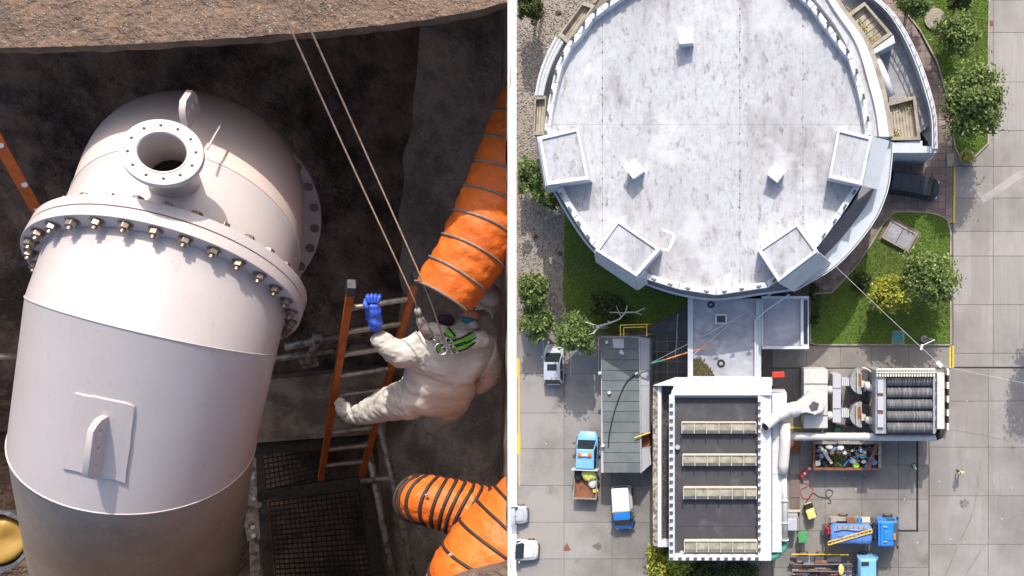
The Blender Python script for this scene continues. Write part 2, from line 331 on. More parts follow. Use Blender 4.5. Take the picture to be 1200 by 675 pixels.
# lawns
def lawn(P, name='lawn', dens=1.0, label='', thick=.12, kerb=True):
    x0, y0, x1, y1 = min(q[0] for q in P), min(q[1] for q in P), max(q[0] for q in P), max(q[1] for q in P)
    G().pp(P, -.1, thick - .04).build(name, 'lawn', kind='structure')
    n = int((x1 - x0) * (y1 - y0) * 2.0 * dens); g = G()
    for k in range(n):
        x, y = random.uniform(x0, x1), random.uniform(y0, y1)
        if not inpoly(x, y, P): continue
        c = A(x, y, thick - .05); a = random.random() * 6.3; s = random.uniform(.05, .11); hh = random.uniform(.04, .10)
        d = Vector((math.cos(a), math.sin(a), 0)); e = Vector((-d.y, d.x, 0))
        tip = c + Vector((random.uniform(-.14, .14), random.uniform(-.14, .14), hh))
        g.add([c - d * s, c + d * s, tip, c + e * s * 1.2], [(0, 1, 2), (1, 3, 2)])
    g.build('grass', 'blade', kind='stuff', fix=False, label=label, cat='grass')
    if kerb:
        gk = G()
        for i in range(len(P)):
            a, b = A(*P[i], .07), A(*P[(i + 1) % len(P)], .07)
            gk.beam(a, b, .14, .2)
        gk.build('lawn_kerb', 'beige', kind='structure')
L1 = [(1050, -60), (1160, -60), (1158, 60), (1158, 168), (1140, 186), (1126, 186), (1119, 172), (1112, 120), (1098, 72), (1078, 35), (1056, 8)]
lawn(L1, label='short mown grass of the strip between brick drive and concrete road')
L2 = crv([(1048, 248), (1085, 249), (1108, 256), (1114, 272)], 5) + [(1114, 404), (956, 404), (950, 402), (949, 345), (975, 343), (1005, 310), (1022, 284), (1035, 262)]
lawn(L2, label='mown grass of the corner lawn below the dark blue van')
L3 = [(662, 248), (690, 285), (745, 335), (806, 352), (806, 358), (752, 388), (700, 392), (670, 385), (660, 350)]
lawn(L3, label='shaded grass at the foot of the round building', kerb=False)
# painted lines
def paint(name, polys, label, group=None, mt='yellow', cat='road marking'):
    g = G()
    for P in polys: g.pp(P, .009, .016)
    return g.build(name, mt, label=label, cat=cat, group=group)
paint('yellow_line', [[(1114, 196), (1116, 196), (1115, 261), (1112.6, 261)]], 'left line of the double yellow lines beside the corner lawn', 'double yellow lines at the road edge')
paint('yellow_line', [[(1118, 196), (1120, 196), (1119, 261), (1116.8, 261)]], 'right line of the double yellow lines beside the corner lawn', 'double yellow lines at the road edge')
paint('yellow_line', [rect(1112.6, 405, 1114.6, 431)], 'left line of the short double yellow lines below the corner lawn', 'double yellow lines at the road edge')
paint('yellow_line', [rect(1116, 405, 1118, 431)], 'right line of the short double yellow lines below the corner lawn', 'double yellow lines at the road edge')
paint('yellow_line', [rect(605.6, 420, 608.8, 443), rect(605.6, 508, 609.8, 532), rect(607.5, 443, 608.8, 508), rect(608.2, 532, 609.4, 570)], 'broken yellow line along the white kerb at the left yard edge')
paint('yellow_line', [rect(764.6, 553, 767, 603)], 'straight yellow line beside the white hall wall')
for i, x in enumerate((636, 668.5, 701)):
    paint('parking_line', [rect(x, 396, x + 1, [426, 441, 441][i])], ['faint white bay line left of the silver hatchback', 'faint white bay line right of the silver hatchback', 'faint white bay line beside the cabin'][i], 'faint white parking bay lines', 'wire')
paint('drain_slot', [rect(1073.8, 505, 1076.2, 623), rect(1050, 621, 1073.8, 623)], 'dark L shaped drain channel let into the yard', mt='black', cat='drain')
paint('rust_mark', [[(664, 636), (669, 644), (666, 646), (661, 645.5), (660, 643)]], 'rusty triangular patch on the yard concrete', mt='rust', cat='stain')
M['tyremark'] = mat('tyre_mark', (0.20, 0.19, 0.18), .9, layers=[((0.28, .265, .25), .8, .45, .6, .9)])
M['palemark'] = mat('pale_worn_concrete', (0.36, 0.34, 0.325), .9, layers=[((0.29, .27, .26), .7, .45, .62, .9)])
M['oil'] = mat('oil_stain', (0.13, 0.12, 0.11), .7, layers=[((0.24, .225, .21), .9, .42, .56, .95)])
G().pp(crv([(1149, 231), (1168, 218), (1190, 203), (1225, 188)], 5) + [(1225, 198), (1192, 212), (1170, 228), (1152, 238)], .012, .018).build('worn_strip', 'palemark', label='pale worn strip curving up to the right across the concrete road', cat='wear mark')
def wedge(cv, w0): return [(x - w0, y) for x, y in cv] + [(x + w0, y) for x, y in cv[::-1]]
for cv, w0, la in ((crv([(1108, 676), (1122, 640), (1140, 600), (1150, 540)], 5), .9, 'long dark tyre mark rising from the bottom edge of the road'), (crv([(1130, 676), (1150, 645), (1172, 618), (1205, 596)], 5), .8, 'dark tyre mark curving to the right at the bottom of the road'), (crv([(1168, 600), (1164, 570), (1160, 545), (1161, 520)], 5), .7, 'short straight tyre mark right of the lone worker')):
    G().pp(wedge(cv, w0), .01, .017).build('tyre_mark', 'tyremark', label=la, cat='tyre mark')
for x, y, r, la in ((1000, 572, 9, 'dark oily stain on the yard below the skip'), (1012, 560, 6, 'small dark stain on the yard near the skip corner'), (658, 470, 8, 'dark stain on the parking bay below the silver hatchback'), (700, 640, 7, 'faint dark stain on the yard left of the bush'), (1130, 590, 7, 'brown stain on the road right of the drain channel')):
    rr = random.Random(int(x)); G().pp([(x + r * rr.uniform(.5, 1.1) * math.cos(k * .45), y + r * rr.uniform(.5, 1.1) * .8 * math.sin(k * .45)) for k in range(14)], .009, .0145).build('oil_stain', 'oil', label=la, cat='stain')
G().pp(rect(1160, 24, 1164, 30), .01, .03).build('drain_cover', 'rust', label='small rusty square drain cover near the top of the road', cat='drain cover')
g = G()
for x, y in ((1101, 564), (1174, 608), (1114, 632), (1075, 636), (1186, 572), (640, 520), (1060, 585), (990, 560), (1003, 573), (1133, 470)): g.pp([(x - .7, y - .5), (x + .6, y - .6), (x + .7, y + .5), (x - .4, y + .6)], .01, .04)
g.build('litter', 'white', label='tiny scraps of pale litter scattered over the yard', cat='litter', kind='stuff')
# ------------------------------------------------------------------ round building
c0 = A(840, 110, 0)
RB = thing('round_building', c0, 'large round building with stained white roof and four corner boxes', 'building')
POUT = [(800, -60), (740, -18), (703, 8), (689, 19), (676, 38), (663, 53), (652, 76), (647, 96), (642, 121), (638, 149), (641, 185), (652, 222), (672, 256), (694, 288), (724, 309), (756, 327), (795, 339), (839, 346), (900, 337), (933, 314), (960, 287), (986, 253), (1008, 219), (1018, 190), (1021, 154), (1017, 128), (1011, 101), (1001, 68), (978, 37), (955, 5), (925, -24), (870, -60)]
def inset(P, d, c=(838, 120)):
    o = []
    for x, y in P:
        L = math.hypot(x - c[0], y - c[1]); o.append((x - (x - c[0]) / L * d, y - (y - c[1]) / L * d))
    return o
PIN = inset(POUT, 7)
ZR = 9.0
wallp = inset(POUT, 2.0)
G().pp(wallp, 0, ZR - .25).build('wall', 'bluewhite', RB)
xs = [600, 706, 867, 941, 1100]; ys = [-80, 146, 400]
for i in range(len(xs) - 1):
    for j in range(len(ys) - 1):
        c = clipbox(PIN, xs[i] + .09, ys[j] + .09, xs[i + 1] - .09, ys[j + 1] - .09)
        if len(c) > 2: G().pp(c, ZR - .3, ZR + random.uniform(-.01, .012)).build('roof_sheet', 'roofwhite', RB)
for i in range(len(POUT) - 1):
    a, b = POUT[i], POUT[i + 1]; ia, ib = PIN[i], PIN[i + 1]
    e = .007
    q = [(a[0] + (b[0] - a[0]) * e, a[1] + (b[1] - a[1]) * e), (b[0] - (b[0] - a[0]) * e, b[1] - (b[1] - a[1]) * e), (ib[0] - (ib[0] - ia[0]) * e, ib[1] - (ib[1] - ia[1]) * e), (ia[0] + (ib[0] - ia[0]) * e, ia[1] + (ib[1] - ia[1]) * e)]
    G().pp(q, ZR - .1, ZR + .75).build('parapet', 'white', RB, bevel=.04)
# fall-arrest posts on parapet, seam studs
src = G().tube([(0, 0, 0), (0, 0, .45)], .09, 6).add([], []).tube([(-.22, 0, .42), (.22, 0, .42)], .1, 6).build('parapet_post', 'dkgrey', RB, world=False)
posts = []
PM = inset(POUT, 2.6)
for i in range(len(PM) - 1):
    a, b = A(*PM[i], ZR + .75), A(*PM[i + 1], ZR + .75); L = (b - a).length; n = max(1, round(L / 1.7))
    for k in range(n):
        p = a.lerp(b, (k + .5) / n); posts.append((p, math.atan2(b.y - a.y, b.x - a.x)))
for k, (p, an) in enumerate(posts):
    o = src if k == 0 else piece(src, RB); o.location = p - c0; o.rotation_euler = (0, 0, an)
st = G().tube([(0, 0, 0), (0, 0, .05)], .055, 6).build('seam_stud', 'dkgrey', RB, world=False); first = True
for x, y0, y1 in ((706, 30, 270), (867, 10, 330), (941, 30, 300)):
    y = y0
    while y < y1:
        o = st if first else piece(st, RB); first = False
        o.location = A(x, y, ZR + .01) - c0; y += random.choice((8, 12, 19, 30, 44))
# roof boxes
def rbox(quad, h, label=None, slope=0):
    zt = ZR + h
    b = G().pp(quad, ZR - .4, zt - .12).build('roof_box', 'white', RB, label=label)
    n = len(quad); cx = sum(q[0] for q in quad) / n; cy = sum(q[1] for q in quad) / n
    inn = [(cx + (x - cx) * .86, cy + (y - cy) * .86) for x, y in quad]
    G().pp(inn, zt - .13, zt - .02).build('box_top', 'roofwhite', b)
    for i in range(n):
        j = (i + 1) % n; G().pp([quad[i], quad[j], inn[j], inn[i]], zt - .125, zt + .12).build('edge_trim', 'white', b)
    return b
rbox([(631, 160), (678, 149), (690, 210), (641, 217)], 1.9)
rbox([(723, 257), (774, 292), (746, 324), (697, 293)], 1.9)
rbox([(935, 261), (959, 294), (912, 330), (888, 293)], 1.9)
rbox([(982, 150), (1022, 160), (1010, 217), (971, 208)], 1.9)
# sloped outer skirts under the two lower boxes and the side boxes
def skirt(a, b, a2, b2, z1, z2, m='bluewhite'):
    q = [A(*a, z1), A(*b, z1), A(*b2, z2), A(*a2, z2)]
    n = (q[1] - q[0]).cross(q[3] - q[0]).normalized() * .12
    G().prism([v + n for v in q], [v - n for v in q]).build('cladding_panel', m, RB)
skirt((697, 294), (746, 325), (699, 306), (747, 339), 10.6, 6.4)
skirt((746, 325), (756, 316), (747, 339), (758, 331), 10.6, 7.0)
skirt((959, 295), (912, 331), (973, 307), (930, 341), 10.6, 7.2)
skirt((1022, 160), (1010, 218), (1041, 165), (1027, 222), 9.9, 8.6)
skirt((631, 160), (641, 218), (629, 163), (640, 223), 10.6, 6.0)
skirt((641, 218), (655, 216), (641, 225), (656, 222), 10.6, 8.0)
# vents
for x, y, an, sz in ((805, 48, 8, 1.05), (746, 201, 38, 1.05), (909, 205, -38, 1.05)):
    pass
    mt = Matrix.Rotation(R(an), 3, 'Z'); o = A(x, y, ZR)
    G().box(o + Vector((0, 0, .55)), (sz, sz, 1.1), mtx=mt).build('roof_vent', 'white', RB)
    v = RB.children[-1]
    G().prism([o + mt @ Vector(q) for q in ((-.62, -.62, 1.35), (.62, -.62, 1.12), (.62, .72, 1.12), (-.62, .72, 1.35))], [o + mt @ Vector(q) for q in ((-.62, -.62, 1.12), (.62, -.62, 1.11), (.62, .72, 1.11), (-.62, .72, 1.12))]).build('vent_cap', 'white', v)
# pale repair strips and puddle line on the roof
for P in ([(686, 79), (693, 73), (690, 84), (684, 92)], [(776, 268), (790, 273), (791, 276), (777, 271)], [(790, 273), (792, 276), (786, 291), (783, 291)], [(776, 291), (786, 291), (783, 294), (775, 293)]): G().pp(P, ZR + .015, ZR + .03).build('roof_patch', 'kerbwhite', RB)
# ring band, stone ring and terraces on the right side
R0 = crv([(955, -26), (978, 12), (1003, 50), (1018, 98), (1026, 130), (1030, 160)]); R1 = crv([(962, -26), (987, 12), (1013, 48), (1029, 94), (1038, 132), (1042, 160)]); R2 = crv([(968, -26), (993, 12), (1018, 46), (1034, 90), (1043, 130), (1047, 160)])
Pm = crv([(935, -26), (962, 8), (984, 38), (1006, 85), (1014, 120), (1019, 160)])
band(g := G(), R0, Pm, 0, 8.0); g.build('ring_roof', 'roofwhite', RB)
band(g := G(), R1, [(x + .3, y) for x, y in R0], 0, 8.3); g.build('ring_trim', 'white', RB)
band(g := G(), R2, [(x + .2, y) for x, y in R1], 0, 8.0); g.build('ring_wall', 'beige', RB)
OR_ = crv([(996, -26), (1040, 8), (1062, 38), (1079, 74), (1092, 113), (1097, 141), (1098, 174)]); OI = crv([(990, -26), (1034, 8), (1056, 38), (1073, 74), (1086, 113), (1092, 141), (1093, 174)])
band(g := G(), OR_, OI, 0, 5.6); g.build('terrace_wall', 'bluewhite', RB)
OI2 = [(x + 2.2, y) for x, y in OI]; OR2 = [(x - 1.5, y) for x, y in OR_]
band(g := G(), OR2, OI2, 5.6, 5.85); g.build('wall_coping', 'white', RB)
rl = G()
for cc, zz in ((OI, 6.5), (OR_, 6.5), (OI, 6.1)): rl.tube([A(x, y, zz) for x, y in cc], .06, 5)
for k in range(0, len(OI), 2): rl.tube([A(*OI[k], 5.7), A(*OI[k], 6.5)], .05, 5); rl.tube([A(*OR_[k], 5.7), A(*OR_[k], 6.5)], .05, 5)
rl.build('terrace_railing', 'white', RB)
RT = crv([(969, -26), (994, 12), (1019, 46), (1035, 90), (1044, 130), (1048, 174)])
band(g := G(), OI, RT, 0, 4.4); g.build('terrace_floor', 'terr', RB)
def planter(outer, z, planks_axis, n, weeds, zt, parent=RB):
    cx = sum(q[0] for q in outer) / 4; cy = sum(q[1] for q in outer) / 4
    inn = [(cx + (x - cx) * .80, cy + (y - cy) * .84) for x, y in outer]
    b = G().pp(outer, 3.8 if z > 4 else 0, z).build('planter', 'darkpave', parent)
    for i in range(4):
        j = (i + 1) % 4; G().pp([outer[i], outer[j], inn[j], inn[i]], 3.8 if z > 4 else 0, zt).build('planter_wall', 'beige', b)
    a0, a1, b1, b0 = inn if planks_axis == 0 else (inn[1], inn[2], inn[3], inn[0])
    for k in range(n):
        s, e = (k + .06) / n, (k + .94) / n
        L = lambda p, q, t: (p[0] + (q[0] - p[0]) * t, p[1] + (q[1] - p[1]) * t)
        G().pp([L(a0, a1, s), L(a0, a1, e), L(b0, b1, e), L(b0, b1, s)], z, z + .12).build('plank', 'plank', b)
    g = G()
    for (wx, wy, wr) in weeds:
        for k in range(60):
            p = A(wx + random.gauss(0, wr), wy + random.gauss(0, wr), z + .15); s = .12; a = random.random() * 6
            g.add([p, p + Vector((s * math.cos(a), s * math.sin(a), .15)), p + Vector((s * math.cos(a + 1.3), s * math.sin(a + 1.3), .2))], [(0, 1, 2)])
    if weeds: o = g.build('weeds', 'leafC', b, fix=False); o['kind'] = 'stuff'
planter([(988, 20), (1013, 2), (1046, 40), (1018, 60)], 6.0, 1, 6, [(999, 14, 3), (1010, 30, 4), (1020, 48, 4)], 6.6)
planter([(1037, 121), (1073, 112), (1079, 164), (1042, 164)], 5.0, 0, 8, [(1056, 124, 5), (1050, 160, 3), (1066, 122, 4)], 5.6)
G().pp([(1018, 61), (1047, 41), (1049, 50), (1019, 66)], 3.8, 6.5).build('cladding_panel', 'bluewhite', RB)
G().pp([(957, 8), (980, -8), (986, 20), (985, 22)], 3.8, 5.8).build('cladding_panel', 'terr', RB)
G().tube([A(1023, 62, 5.6), A(1036, 90, 5.6), A(1044, 112, 5.6)], .42, 12).build('terrace_duct', 'white', RB, smooth=True)
G().tube([A(965, -12, 6.8), A(984, 9, 6.8)], .4, 12).build('terrace_duct', 'white', RB, smooth=True)
G().pp([(1043, 167), (1081, 165), (1081, 171), (1097, 172), (1097, 179), (1044, 179)], 0, 5.4).build('terrace_end', 'bluewhite', RB)
# lower right: trough and outer white band
O3 = crv([(1045, 166), (1043, 195), (1038, 225), (1021, 262), (981, 309), (933, 339)]); I3 = crv([(1034, 166), (1031, 195), (1024, 224), (1003, 258), (968, 298), (926, 328)])
I4 = crv([(1016, 176), (1013, 200), (1009, 221), (990, 250), (957, 286), (915, 322)])
band(g := G(), O3, I3, 0, 7.2); g.build('outer_band', 'bluewhite', RB)
band(g := G(), I3, I4, 0, 5.6); g.build('trough_floor', 'terr', RB)
band(g := G(), [(x + 2, y + .8) for x, y in O3], [(x + 1, y + .4) for x, y in O3], 7.0, 7.5); g.build('band_rail', 'white', RB)
# lower left/ bottom ring gallery
O5 = crv([(648, 225), (670, 262), (693, 293), (724, 318), (757, 334), (795, 346), (840, 352), (895, 345), (933, 340)]); I5 = [((x - 838) * .93 + 838, (y - 120) * .93 + 120) for x, y in O5]
band(g := G(), O5, I5, 0, 6.6); g.build('gallery', 'grey', RB)
band(g := G(), O5, [((x - 838) * .99 + 838, (y - 120) * .99 + 120) for x, y in O5], 6.6, 7.0); g.build('gallery_edge', 'white', RB)
# left balconies
planter([(654, 41), (684, 2), (697, 6), (665, 51)], 5.0, 1, 3, [], 5.6)
planter([(627, 113), (640, 112), (638, 158), (625, 158)], 5.0, 0, 3, [], 5.6)
B1 = crv([(652, 44), (641, 66), (633, 88), (628, 112)]); B2 = crv([(661, 50), (650, 70), (642, 91), (637, 112)])
band(g := G(), B1, B2, 0, 4.6); g.build('balcony_floor', 'terr', RB)
rl = G()
for f in (0, .45, .8): rl.tube([A(B1[k][0] * (1 - f) + B2[k][0] * f, B1[k][1] * (1 - f) + B2[k][1] * f, 5.6) for k in range(len(B1))], .12, 5)
rl.build('balcony_railing', 'white', RB)
# ------------------------------------------------------------------ connecting roof and annex
CB = thing('link_building', A(850, 397, 0), 'low link building with flat grey roof between round roof and hall', 'building')
ZC = 5.0
G().pp(rect(807, 350, 892, 446), 0, ZC).build('wall', 'bluewhite', CB)
G().pp(rect(812, 352, 886, 441), ZC - .1, ZC + .08).build('roof_felt', 'flat', CB)
for q in (rect(806, 349, 812, 446), rect(812.1, 441, 886, 446), rect(886.1, 353, 889, 446)): G().pp(q, ZC - .1, ZC + .45).build('parapet', 'bluewhite', CB)
rb = G()
for q in (rect(838, 368, 852, 370), rect(838, 378, 852, 380), rect(838, 370, 840, 378), rect(850, 370, 852, 378)): rb.pp(q, ZC, ZC + .4)
b = rb.build('rooflight', 'white', CB); G().pp(rect(840, 370, 850, 378), ZC, ZC + .3).build('pane', 'glass', b)
G().tube([A(845 + 3.6 * math.cos(a / 20 * 6.283), 425.5 + 3.6 * math.sin(a / 20 * 6.283), ZC + .14) for a in range(20)], .09, 5, closed=True).build('cable_coil', 'black', CB)
G().tube([A(833 + 3.2 * math.cos(a / 20 * 6.283), 357 + 2.8 * math.sin(a / 20 * 6.283), ZC + .14) for a in range(20)], .09, 5, closed=True).build('cable_coil', 'black', CB)
g = G()
for k in range(900):
    x = random.uniform(812.5, 836); y = random.uniform(421, 441)
    if (x - 812) / 26 + (441 - y) / 26 < 1.0 + random.gauss(0, .12):
        p = A(x, y, ZC + .09); s = .1; a = random.random() * 6
        g.add([p, p + Vector((s * 2 * math.cos(a), s * 2 * math.sin(a), .02)), p + Vector((s * 2 * math.cos(a + 1.5), s * 2 * math.sin(a + 1.5), .06)), p + Vector((0, 0, .12))], [(0, 1, 3), (1, 2, 3), (0, 2, 3)])
o = g.build('moss_patch', 'moss', CB, fix=False); o['kind'] = 'stuff'
rl = G()
rl.tube([A(885, 444, ZC + .6), A(885, 375, ZC + .6), A(900, 362, ZC + .6), A(925, 345, ZC + .8)], .08, 6); rl.tube([A(885, 444, ZC + .6), A(905, 446, ZC + .6)], .08, 6)
rl.build('roof_pipe', 'white', CB)
G().pp(rect(892.3, 347, 948, 409), 0, 4.4).build('annex', 'bluewhite', CB); an = CB.children[-1]
G().pp(rect(895, 350, 938, 405), 4.35, 4.5).build('roof_felt', 'flat', an)
for q in (rect(892.3, 347, 948, 350), rect(893, 405.5, 948, 409), rect(938.3, 350.3, 941.5, 405), rect(892.3, 350.3, 894.6, 405.2)): G().pp(q, 4.3, 4.9).build('parapet', 'white', an)
G().pp(rect(942, 352, 946.5, 403), 4.2, 4.46).build('window', 'glass', an)
# ------------------------------------------------------------------ workshop hall
HB = thing('workshop_hall', A(845, 550, 0), 'white workshop hall with dark roof and four long rooflights', 'building')
ZH = 7.0
G().pp(rect(787, 458, 904, 655), 0, ZH - .1).build('wall', 'white', HB)
for (y0, y1) in ((466, 508), (508, 546.5), (546.5, 585.5), (585.5, 617), (617, 651)):
    G().pp(rect(790.5, y0 + .1, 888.5, y1 - .1), ZH - .15, ZH + random.uniform(.0, .012)).build('roof_felt', 'deck', HB)
# parapets
G().pp(rect(784, 463, 790.4, 657), ZH - .2, ZH + .7).build('parapet', 'white', HB, bevel=.04)
G().pp(rect(790.5, 650.6, 888, 657), ZH - .2, ZH + .7).build('parapet', 'white', HB, bevel=.04)
q = [A(786, 463, ZH + .7), A(904, 463, ZH + .7), A(904, 452, ZH + .1), A(790, 452, ZH + .1)]
G().prism(q, [v - Vector((0, 0, 1.0)) for v in q]).build('parapet', 'white', HB)
for k in range(14):
    y0, y1 = 463.3 + k * 13.85, 463.3 + (k + 1) * 13.85 - .25
    q = [A(888.3, y0, ZH + .7), A(888.3, y1, ZH + .7), A(903.6, y1, ZH + .3), A(903.6, y0, ZH + .3)]
    G().prism(q, [v - Vector((0, 0, .8)) for v in q]).build('roof_panel', 'white', HB)
for k in range(14):
    y0, y1 = 461 + k * 13.6, 461 + (k + 1) * 13.6 - .25
    if k == 13: y1 -= 4
    G().pp(rect(905, y0, 916 if k > 1 else 922, y1), 0, 6.1 + random.uniform(-.01, .01)).build('roof_panel', 'white', HB)
src = G().tube([(0, 0, 0), (0, 0, .16)], .08, 6).box((0, 0, .18), (.3, .2, .1)).build('parapet_post', 'dkgrey', HB, world=False); hb = A(845, 550, 0); fst = True
pl = [(787, y) for y in range(474, 655, 9)] + [(x, 654) for x in range(797, 888, 9)] + [(889.5, y) for y in range(472, 650, 9)]
for x, y in pl:
    o = src if fst else piece(src, HB); fst = False; o.location = A(x, y, ZH + .66) - hb
def rooflight(x0, y0, x1, y1):
    b = G().pp(rect(x0, y0, x1, y1), ZH, ZH + .35).build('rooflight', 'cream', HB)
    n = 6; wv = (x1 - x0) / n
    for k in range(n):
        a, e = x0 + k * wv + .7, x0 + (k + 1) * wv - .7; ym = y1 - 3.6
        q = [A(a, y0 + 1, ZH + .85), A(e, y0 + 1, ZH + .85), A(e, ym, ZH + .75), A(a, ym, ZH + .75)]
        G().prism(q, [v - Vector((0, 0, .42)) for v in q]).build('pane', 'skyglass', b)
        q = [A(a, ym + .2, ZH + .75), A(e, ym + .2, ZH + .75), A(e, y1 - .4, ZH + .36), A(a, y1 - .4, ZH + .36)]
        G().prism(q, [v - Vector((0, 0, .3)) for v in q]).build('pane', 'cream', b)
    g = G()
    for k in range(n + 1): x = x0 + k * wv; g.pp(rect(x - .45, y0, x + .45, y1), ZH + .3, ZH + .93)
    g.pp(rect(x0, y0 - .3, x1, y0 + .8), ZH + .3, ZH + .95).build('glazing_bars', 'cream', b)
for q in ((799, 495, 886, 508), (800, 533, 886, 546), (801, 571.5, 886.5, 585), (802, 634, 887, 647.5)): rooflight(*q)
for x, y in ((794, 524), (799, 648)): G().tube([A(x, y, ZH), A(x, y, ZH + .4)], .22, 10).build('roof_outlet', 'grey', HB)
# low left side: gutter between two upstands
G().pp(rect(766, 452, 786, 641), 0, 4.2).build('side_roof', 'dkgrey', HB)
n = 20
for k in range(n):
    y0 = 452 + k * 9.4; G().pp(rect(765, y0, 770.5, y0 + 9.2), 0, 5.0 + random.uniform(-.02, .02)).build('wall_block', 'mottle', HB)
G().pp(rect(770.7, 452, 775, 641), 4.0, 5.15).build('side_parapet', 'white', HB)
G().pp(rect(775.1, 634, 786, 641), 4.0, 5.1).build('side_parapet', 'white', HB)
q = [A(765, 452, 5.1), A(790, 443, 6.4), A(905, 443, 6.4), A(905, 452, 6.6), A(787, 452, 6.6)]
G().prism(q, [v - Vector((0, 0, 1.2)) for v in q]).build('end_roof', 'white', HB)
g = G()
for k in range(500):
    p = A(random.uniform(776, 784), random.uniform(460, 634), 4.24); s = .12; a = random.random() * 6
    g.add([p, p + Vector((s * math.cos(a), s * math.sin(a), .03)), p + Vector((s * math.cos(a + 1.5), s * math.sin(a + 1.5), .1))], [(0, 1, 2)])
o = g.build('gutter_moss', 'moss', HB, fix=False); o['kind'] = 'stuff'
# ------------------------------------------------------------------ cabin
cb = A(733, 474, 0)
KB = thing('site_cabin', cb, 'long grey roofed site cabin with pale side wall', 'cabin')
ZK = 3.2
G().pp(rect(704.5, 394.5, 748.5, 554), 0, ZK - .1).build('body', 'cabinwall', KB)
for P in ([(749.2, 395), (761, 397), (761, 452), (749.8, 452)], [(749.8, 452.4), (761, 452.4), (761, 508), (750.6, 508)], [(750.6, 527), (761.5, 525), (763, 544), (751.6, 554)]):
    q = [A(x, y, 3.1 if x < 755 else 2.5) for x, y in P]
    if (q[1] - q[0]).cross(q[2] - q[1]).z < 0: q = q[::-1]
    G().prism(q, [Vector((v.x, v.y, 0)) for v in q]).build('side_panel', 'cabinwall', KB)
G().pp([(750.8, 508.4), (761, 508.4), (761.3, 524.6), (750.8, 526.6)], 0, 1.6).build('porch', 'rust', KB)
G().tube([A(744, 513, 3.5), A(762, 507, 3.4)], .07, 6).build('yellow_bar', 'yellow', KB)
ys = [395, 409, 421.5, 434, 446, 458, 470.5, 482, 494.5, 507, 518.5, 530.5, 542, 554]
for k in range(13):
    P = [(704.5 + k * .22, ys[k] + .35), (748 + k * .2, ys[k] + .35), (748.3 + k * .2, ys[k + 1] - .3), (704.7 + k * .22, ys[k + 1] - .3)]
    G().pp(P, ZK - .15, ZK + random.uniform(.0, .05)).build('roof_panel', 'cabin', KB)
G().pp([(718, 397), (731, 397), (731, 408), (719, 408)], ZK + .05, ZK + .09).build('roof_patch', 'cabinwall', KB)
G().beam(A(749.5, 395, ZK - .1), A(751.5, 554, ZK - .1), .15, .3).build('edge_trim', 'grey', KB)
for x, y in ((703, 437), (746, 438), (711, 401), (728, 413), (714, 460), (706.5, 522)): G().box(A(x, y, ZK + .2), (.26, .26, .2), rz=.4).build('roof_lamp', 'white', KB)
G().box(A(729, 413, ZK + .12), (.22, .5, .06), rz=.5).build('roof_scrap', 'white', KB)
# tubular steel cage behind the cabin
q = thing('steel_cage', A(743, 387, 0), 'yellow tubular access frame at the top end of the cabin', 'frame')
g = G(); z1 = 5.6
for a, b in (((727, 381), (758, 380)), ((758, 380), (758, 394)), ((727, 381), (727, 394)), ((731, 384), (731, 394)), ((731, 384), (757, 383))): g.tube([A(*a, z1), A(*b, z1)], .04, 6)
g.build('top_rail', 'yellow', q)
for x, y in ((727, 381), (758, 380), (758, 392), (727, 392)): G().tube([A(x, y, z1), Vector((*A(x, y, z1).xy, 0))], .045, 6).build('post', 'yellow', q)
